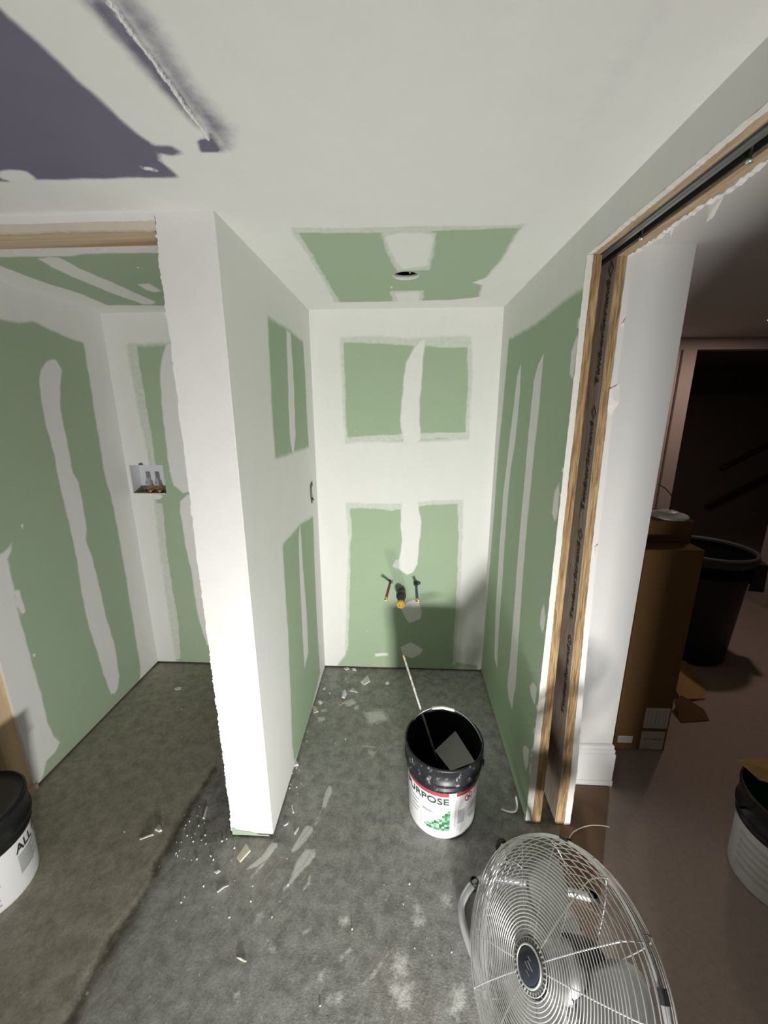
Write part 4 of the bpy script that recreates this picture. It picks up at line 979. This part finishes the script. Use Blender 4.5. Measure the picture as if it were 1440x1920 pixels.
for k in range(3):
    a0 = 2 * math.pi * k / 3 + 0.5
    v = []; f = []; nr_, na = 9, 9
    for side in (0, 1):
        for i in range(nr_):
            r = 0.05 + (0.222 - 0.05) * i / (nr_ - 1)
            half = 0.50 + 0.16 * math.sin(math.pi * i / (nr_ - 1))
            for j in range(na):
                s = -1 + 2 * j / (na - 1)
                edge = 1 - 0.10 * (abs(s) ** 3) * (i / (nr_ - 1))
                h_ = -0.085 + 0.030 * s * (0.6 + 0.4 * r / 0.222) - 0.012 * (1 - s * s) - 0.0014 * side
                v.append(fpt(r * edge, h_, a0 + half * s))
    n_ = nr_ * na
    for i in range(nr_ - 1):
        for j in range(na - 1):
            q = (i * na + j, i * na + j + 1, (i + 1) * na + j + 1, (i + 1) * na + j)
            f.append(q); f.append(tuple(n_ + x for x in q[::-1]))
    edge = [(0, j) for j in range(na)] + [(i, na - 1) for i in range(1, nr_)] + [(nr_ - 1, j) for j in range(na - 2, -1, -1)] + [(i, 0) for i in range(nr_ - 2, 0, -1)]
    for (i, j), (i2, j2) in zip(edge, edge[1:] + edge[:1]):
        f.append((i2 * na + j2, i * na + j, n_ + i * na + j, n_ + i2 * na + j2))
    mesh('fan_blade', v, f, M['alu'], fan, True)
lathe('blade_hub', [(0.001, -0.06), (0.030, -0.06), (0.058, -0.068), (0.060, -0.10), (0.02, -0.105)], FC, M['alu'], fan, 32, axis=FA)
lathe('motor', [(0.012, -0.10), (0.058, -0.105), (0.068, -0.115), (0.068, -0.185), (0.055, -0.20), (0.001, -0.202)], FC, M['motor'], fan, 32, axis=FA)
PC = FC - FN * 0.085
pa = PC + FU * 0.285; pb = PC - FU * 0.285
if pa.y < pb.y: pa, pb = pb, pa
base = smooth_path([(0.66, 1.02, 0.016), (0.50, 1.05, 0.016), (0.34, 1.065, 0.016), (0.262, 1.045, 0.016), (0.213, 0.99, 0.016), (0.205, 0.944, 0.016), (0.217, 0.887, 0.016), (0.245, 0.80, 0.016), (0.275, 0.70, 0.016), (0.30, 0.55, 0.016), (0.33, 0.42, 0.016), (0.40, 0.345, 0.016), (0.52, 0.33, 0.016), (0.70, 0.36, 0.016)], 6)
st = tube('stand', base, 0.0125, M['tube'], fan, 12)
tube('upright', smooth_path([(0.50, 1.05, 0.016), (0.47, 1.03, 0.10), pa + FU * 0.0 + Vector((0.0, 0.004, -0.03)), pa + Vector((0, 0.004, 0.02))], 6), 0.011, M['tube'], st, 10)
tube('upright', smooth_path([(0.52, 0.33, 0.016), (0.54, 0.34, 0.10), pb + Vector((0.0, -0.004, -0.03)), pb + Vector((0, -0.004, 0.02))], 6), 0.011, M['tube'], st, 10)
for p_, s in ((pa, 1), (pb, -1)):
    d_ = (p_ - PC).normalized()
    lathe('tilt_knob', [(0.001, 0.03), (0.020, 0.028), (0.022, 0.012), (0.008, 0.010), (0.008, -0.02)], p_, M['motor'], fan, 16, axis=(FN, d_.cross(FN), d_))
for x_, y_ in ((0.66, 1.02), (0.262, 1.045), (0.33, 0.42), (0.70, 0.36)):
    lathe('rubber_foot', [(0.001, 0.0), (0.016, 0.0), (0.016, 0.028), (0.012, 0.032)], (x_, y_, 0.0), M['motor'], fan, 14)
ha = 2 * math.pi * 0.0
top_dir = FV
tube('carry_handle', smooth_path([fpt(RR + 0.004, -0.08, -0.35), fpt(RR + 0.02, -0.10, -0.30), fpt(RR + 0.022, -0.10, 0.0), fpt(RR + 0.02, -0.10, 0.28), fpt(RR + 0.004, -0.08, 0.33)], 5), 0.004, M['motor'], fan, 8)

# --------------------------------------------------------------- plumbing on the alcove wall
def stub(name, x, z, L, mat, label, drop, drift=0.0):
    t = thing(name, (x, YB, z), label, 'pipe')
    p0 = Vector((x, YB + 0.03, z)); p1 = Vector((x + drift, YB - L, z - drop))
    pm = p0.lerp(p1, 0.93)
    tube('pipe', [p0, pm], 0.0078, mat, t, 12)
    fit = lathe('end_fitting', [(0.0045, 0.008), (0.0045, -0.004), (0.0085, -0.005), (0.0095, 0.0), (0.0095, 0.014), (0.0078, 0.016)], pm, M['brass'], t, 16,
          axis=(Vector((1, 0, 0)), Vector((0, 0, 1)), (p0 - p1).normalized()))
    fit.location = fit.location - (p0 - p1).normalized() * 0.012
    lathe('end_bore', [(0.001, 0.0), (0.0055, 0.0)], pm - (p0 - p1).normalized() * 0.014, M['dark'], t, 14, axis=(Vector((1, 0, 0)), Vector((0, 0, 1)), (p1 - p0).normalized()))
    return t
tr_ = stub('supply_pipe', -0.069, 0.617, 0.235, M['pex_red'], 'red supply pipe stub with brass end, left of the drain', 0.004, -0.022)
flap('pipe_collar', [(-0.082, YB - 0.003, 0.628), (-0.056, YB - 0.003, 0.626), (-0.055, YB - 0.004, 0.606), (-0.079, YB - 0.004, 0.604)], tr_, M['grey_pl'], 0.002)
tb_ = stub('supply_pipe', 0.084, 0.612, 0.235, M['pex_blue'], 'blue supply pipe stub with brass end, right of the drain', 0.006)
lathe('pipe_collar', [(0.009, 0.0), (0.014, -0.002), (0.015, -0.010), (0.009, -0.012)], (0.084, YB - 0.012, 0.612), M['abs'], tb_, 16, axis=(Vector((1, 0, 0)), Vector((0, 0, 1)), Vector((0, 1, 0))))
lathe('pipe_collar', [(0.001, -0.006), (0.010, -0.006), (0.011, 0.0)], (0.101, YB - 0.001, 0.610), M['abs'], tb_, 14, axis=(Vector((1, 0, 0)), Vector((0, 0, 1)), Vector((0, 1, 0))))
AXY = (Vector((1, 0, 0)), Vector((0, 0, 1)), Vector((0, -1, 0)))
td = thing('drain_stub', (-0.006, YB, 0.555), 'black drain pipe with yellow plug between the red and blue pipes', 'pipe')
lathe('pipe', [(0.020, -0.03), (0.020, 0.172), (0.016, 0.173)], (-0.006, YB, 0.555), M['abs'], td, 24, axis=AXY)
lathe('coupling', [(0.021, 0.030), (0.029, 0.031), (0.0295, 0.072), (0.0285, 0.080), (0.021, 0.082)], (-0.006, YB, 0.555), M['abs'], td, 24, axis=AXY)
pl_ = lathe('test_plug', [(0.0205, 0.162), (0.0225, 0.164), (0.0225, 0.184), (0.0185, 0.186), (0.017, 0.179), (0.001, 0.179)], (-0.006, YB, 0.555), M['yellow'], td, 24, axis=AXY)
mesh('plug_rib', boxv(-0.0085, -0.0035, YB - 0.185, YB - 0.179, 0.540, 0.571), BOXF, M['yellow'], pl_)
mesh('plug_slot', boxv(-0.020, -0.010, YB - 0.1803, YB - 0.179, 0.546, 0.551), BOXF, M['brownin'], pl_)

# washer outlet box with two valves
wbx = thing('washer_box', ((bx0 + bx1) / 2, YB, bz0), 'recessed white washer outlet box with two valves in left room', 'valve box')
dpt = 0.085
y1 = YB + dpt
mesh('box_shell', [(bx0, YB, bz0), (bx1, YB, bz0), (bx1, YB, bz1), (bx0, YB, bz1), (bx0, y1, bz0), (bx1, y1, bz0), (bx1, y1, bz1), (bx0, y1, bz1)],
     [(4, 5, 6, 7), (0, 4, 7, 3), (1, 2, 6, 5), (2, 3, 7, 6)], M['boxwhite'], wbx)
box('box_floor', bx0, bx1, YB + 0.002, y1, bz0 - 0.004, bz0 + 0.001, M['brownin'], wbx)
box('box_lip', bx0 + 0.002, bx1 - 0.002, YB - 0.0035, YB + 0.004, bz0 - 0.006, bz0, M['gypsum'], wbx)
for x_ in (-1.513, -1.457):
    vb = lathe('valve', [(0.001, 0), (0.013, 0.0), (0.013, 0.022), (0.009, 0.026), (0.008, 0.046), (0.001, 0.047)], (x_, YB + 0.040, bz0 + 0.001), M['brass'], wbx, 16)
    lathe('hose_thread', [(0.0065, 0.040), (0.0065, 0.028), (0.0115, 0.028), (0.0115, 0.0)], (x_ - 0.004, YB + 0.036, bz0 + 0.018), M['brass'], vb, 16, axis=AXY)
    lathe('hose_thread', [(0.001, 0.030), (0.0075, 0.030), (0.0075, 0.0)], (x_ + 0.012, YB + 0.030, bz0 + 0.012), M['brass'], vb, 12, axis=AXY)
    mesh('lever', boxv(x_ - 0.0095, x_ + 0.0095, YB + 0.012, YB + 0.026, bz0 + 0.044, bz0 + 0.090), BOXF, M['valve'], vb)
flap('paper_tear', [(-1.545, YB - 0.002, bz1 + 0.001), (-1.515, YB - 0.004, bz1 + 0.001), (-1.520, YB - 0.006, bz1 + 0.012), (-1.538, YB - 0.005, bz1 + 0.010)], wbx, M['grey_pl'], 0.002)

# electrical box in the partition
eb = thing('electrical_box', (XL, 2.10, 1.155), 'small dark electrical box opening in the partition near the corner', 'electrical box')
mesh('box_opening', boxv(XL + 0.0002, XL + 0.0022, 2.078, 2.116, 1.166, 1.236), BOXF, M['grey_pl'], eb)
for y_, z_ in ((2.11, 1.238), (2.088, 1.232)):
    tube('screw_tab', [(XL, y_, z_ - 0.012), (XL + 0.004, y_ + .003, z_), (XL + 0.003, y_ + .006, z_ + 0.016)], 0.004, M['grey_pl'], eb, 6)
tube('screw_tab', [(XL, 2.10, 1.17), (XL + 0.005, 2.115, 1.160), (XL + 0.004, 2.122, 1.152)], 0.005, M['motor'], eb, 6)
tube('cable_end', [(XL, 2.092, 1.168), (XL + 0.004, 2.092, 1.150), (XL + 0.003, 2.094, 1.142)], 0.0045, M['brownin'], eb, 6)

# --------------------------------------------------------------- next room goods
cb = thing('tall_carton', (1.17, 1.86, 0), 'tall brown shipping carton with white stickers beside return wall', 'box')
body = box('carton_body', 1.05, 1.295, 1.672, 2.05, 0.001, 1.045, M['carton'], cb, 0.003)
mesh('carton_seam', boxv(1.06, 1.285, 1.855, 1.862, 1.0445, 1.0456), BOXF, M['ink_brown'], body)
def sticker(name, x0, x1, z0, z1, rows, words=None):
    s = mesh(name, boxv(x0, x1, 1.6705, 1.6722, z0, z1), BOXF, M['sticker'], body)
    for k, (a, b_, zz_, hh) in enumerate(rows):
        mesh('print_line', [(x0 + (x1 - x0) * a, 1.6702, z0 + (z1 - z0) * zz_), (x0 + (x1 - x0) * b_, 1.6702, z0 + (z1 - z0) * zz_), (x0 + (x1 - x0) * b_, 1.6702, z0 + (z1 - z0) * (zz_ + hh)), (x0 + (x1 - x0) * a, 1.6702, z0 + (z1 - z0) * (zz_ + hh))], [(0, 1, 2, 3)], M['ink_grey'], s)
    if words: on_plane('lettering', words, (x0 + (x1 - x0) * 0.1, 1.6700, z0 + (z1 - z0) * 0.52), (1, 0, 0), (0, 0, 1), (x1 - x0) * 0.8, (z1 - z0) * 0.13, M['ink'], s)
    return s
sticker('sticker', 1.175, 1.287, 0.13, 0.245, [(0.1, 0.15, 0.1, 0.8), (0.25, 0.3, 0.1, 0.8), (0.42, 0.5, 0.1, 0.8), (0.6, 0.64, 0.1, 0.8), (0.75, 0.78, 0.1, 0.8), (0.86, 0.9, 0.1, 0.8)])
sticker('sticker', 1.175, 1.285, 0.006, 0.110, [(0.1, 0.9, 0.85, 0.03), (0.1, 0.6, 0.75, 0.03), (0.1, 0.9, 0.35, 0.03), (0.1, 0.85, 0.22, 0.03), (0.1, 0.4, 0.06, 0.05)], 'OTC FOR US')
sticker('sticker', 1.066, 1.136, 0.040, 0.080, [(0.1, 0.9, 0.7, 0.08), (0.1, 0.7, 0.45, 0.08), (0.1, 0.85, 0.2, 0.08)])
sb = thing('small_carton', (1.17, 1.89, 1.0455), 'low brown carton lying on top of the tall carton', 'box')
body2 = box('carton_body', 1.03, 1.300, 1.772, 2.01, 1.0462, 1.147, M['carton'], sb, 0.003)
mesh('red_mark', boxv(1.05, 1.105, 1.7708, 1.7722, 1.115, 1.142), BOXF, M['red'], body2)
dk = thing('ceiling_detector', (1.225, 1.845, 1.1475), 'round white detector with a loose wire on the low carton', 'detector')
lathe('detector_body', [(0.001, 0.0), (0.082, 0.0), (0.085, 0.006), (0.080, 0.013), (0.052, 0.016), (0.048, 0.024), (0.030, 0.030), (0.001, 0.031)], (1.225, 1.845, 1.1475), M['white_pl'], dk, 40)
tube('detector_wire', smooth_path([(1.235, 1.85, 1.178), (1.252, 1.855, 1.20), (1.245, 1.86, 1.235), (1.205, 1.85, 1.275), (1.16, 1.84, 1.30)], 6), 0.0022, M['motor'], dk, 6)

TC = Vector((1.99, 2.56, 0)); th_, trt, trb = 0.76, 0.262, 0.205
tc = thing('trash_can', TC, 'large black round trash can behind the tall carton', 'trash can')
rt_ = lambda z: trb + (trt - 0.02 - trb) * z / th_
lathe('can_body', [(0.001, 0.004), (trb - 0.012, 0.002), (trb, 0.014), (rt_(0.70), 0.70)], TC, M['can'], tc, 48)
lathe('can_rim', [(rt_(0.69), 0.69), (trt - 0.008, 0.70), (trt, 0.716), (trt + 0.002, 0.74), (trt - 0.004, th_), (trt - 0.014, th_), (trt - 0.02, th_ - 0.02)], TC, M['can_rim'], tc, 48)
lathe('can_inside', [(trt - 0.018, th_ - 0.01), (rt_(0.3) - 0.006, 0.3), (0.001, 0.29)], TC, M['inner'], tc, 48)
for an in (math.radians(-20), math.radians(160)):
    rad = Vector((math.cos(an), math.sin(an), 0)); tan = Vector((-rad.y, rad.x, 0))
    b = MB()
    for s in (-1, 1):
        q = [TC + rad * r_ + tan * (s * w_) + Vector((0, 0, z_)) for r_, w_, z_ in ((rt_(0.66), 0.075, 0.70), (trt + 0.035, 0.065, 0.70), (trt + 0.045, 0.060, 0.52), (rt_(0.5), 0.070, 0.52))]
        q2 = [p + tan * (s * 0.008) for p in q]
        b.add(q + q2, BOXF)
    b.tube([TC + rad * (trt + 0.038) + tan * w_ + Vector((0, 0, 0.53)) for w_ in (-0.062, -0.03, 0, 0.03, 0.062)], 0.012, 8)
    q = [TC + rad * r_ + tan * w_ + Vector((0, 0, z_)) for z_ in (0.685, 0.70) for r_, w_ in ((rt_(0.66), -0.075), (trt + 0.035, -0.065), (trt + 0.035, 0.065), (rt_(0.66), 0.075))]
    b.add(q, BOXF)
    b.build('can_handle', M['can'], tc)

def scrap(pts, label, mat):
    o = flap('cardboard_scrap', pts, None, mat, 0.003)
    tag(o, label, 'cardboard', 'torn cardboard behind the carton')
    return o
scrap([(1.60, 2.02, 0.02), (1.76, 2.05, 0.003), (1.84, 2.16, 0.003), (1.80, 2.30, 0.08), (1.66, 2.26, 0.13), (1.58, 2.14, 0.10)], 'bent orange-brown cardboard piece at foot of the trash can', M['carton_light'])
scrap([(1.33, 1.80, 0.003), (1.44, 1.86, 0.003), (1.47, 1.98, 0.09), (1.40, 2.02, 0.14), (1.32, 1.92, 0.12)], 'tan cardboard flap leaning against the tall carton side', M['carton_light'])
scrap([(1.50, 1.86, 0.003), (1.66, 1.88, 0.003), (1.69, 1.96, 0.003), (1.60, 2.02, 0.045), (1.52, 1.96, 0.05)], 'small crumpled brown paper piece nearest on the carpet', M['carton'])
o = scrap([(1.42, 2.02, 0.003), (1.52, 2.03, 0.003), (1.58, 2.12, 0.10), (1.50, 2.16, 0.12), (1.44, 2.12, 0.10)], 'pale grey plastic wrap beside the cardboard pieces', M['sticker'])
o.name = 'plastic_wrap'; o['category'] = 'plastic wrap'; del o['group']

# small loose bits
o = tube('white_cord', smooth_path([(0.655, 1.215, 0.009), (0.690, 1.248, 0.010), (0.748, 1.269, 0.014), (0.80, 1.277, 0.010), (0.84, 1.274, 0.008)], 6), 0.0022, M['chip_c'], None, 6)
tag(o, 'thin pale cord curving over the brown sheet behind fan', 'cord')
o = tube('plastic_hook', smooth_path([(0.425, 1.333, 0.004), (0.450, 1.322, 0.005), (0.478, 1.322, 0.007), (0.492, 1.342, 0.010), (0.494, 1.372, 0.028)], 6), 0.0042, M['white_pl'], None, 8)
tag(o, 'white curved plastic scrap at foot of right green wall', 'plastic scrap')

# plaster chips on the concrete
for lab, pts, h_, kind in CHIPS:
    n = len(pts); cx = sum(p[0] for p in pts) / n; cy = sum(p[1] for p in pts) / n
    r_ = random.Random(lab)
    v = [(x - cx, y - cy, -0.001) for x, y in pts] + [((x - cx) * 0.93, (y - cy) * 0.93, h_ * (0.4 + 0.9 * r_.random())) for x, y in pts]
    v += [(0, 0, h_ * 1.1)]
    f = [tuple(range(n))[::-1]] + [(i, (i + 1) % n, n + (i + 1) % n, n + i) for i in range(n)] + [(n + i, n + (i + 1) % n, 2 * n) for i in range(n)]
    me = bpy.data.meshes.new('plaster_chip'); me.from_pydata(v, [], f); me.update()
    a2 = sum(pts[i][0] * pts[(i + 1) % n][1] - pts[(i + 1) % n][0] * pts[i][1] for i in range(n))
    if a2 < 0: me.flip_normals()
    o = link('plaster_chip', me, M['chip_' + kind])
    o.location = (cx, cy, 0)
    tag(o, lab, 'plaster chip', 'plaster chips on the floor')
b = MB()
r_ = random.Random(3)
def crumb(x, y, s):
    p = [(x + s * r_.uniform(.5, 1) * math.cos(a), y + s * r_.uniform(.5, 1) * math.sin(a)) for a in (0.2, 1.4, 2.7, 3.9, 5.2)]
    b.add([(a, c, -0.0005) for a, c in p] + [(x + (a - x) * .6, y + (c - y) * .6, s * r_.uniform(.4, .9)) for a, c in p], [(4, 3, 2, 1, 0), (5, 6, 7, 8, 9)] + [(i, (i + 1) % 5, 5 + (i + 1) % 5, 5 + i) for i in range(5)])
for x, y in CRUMBS: crumb(x, y, r_.uniform(.0025, .0055))
for i in range(90):
    x, y = r_.choice(CRUMBS); crumb(x + r_.gauss(0, .06), min(y + r_.gauss(0, .06), 2.2), r_.uniform(.001, .0028))
o = b.build('plaster_crumbs', M['chip_w'])
o['kind'] = 'stuff'
tag(o, 'tiny white plaster crumbs scattered over the concrete floor', 'plaster crumbs')
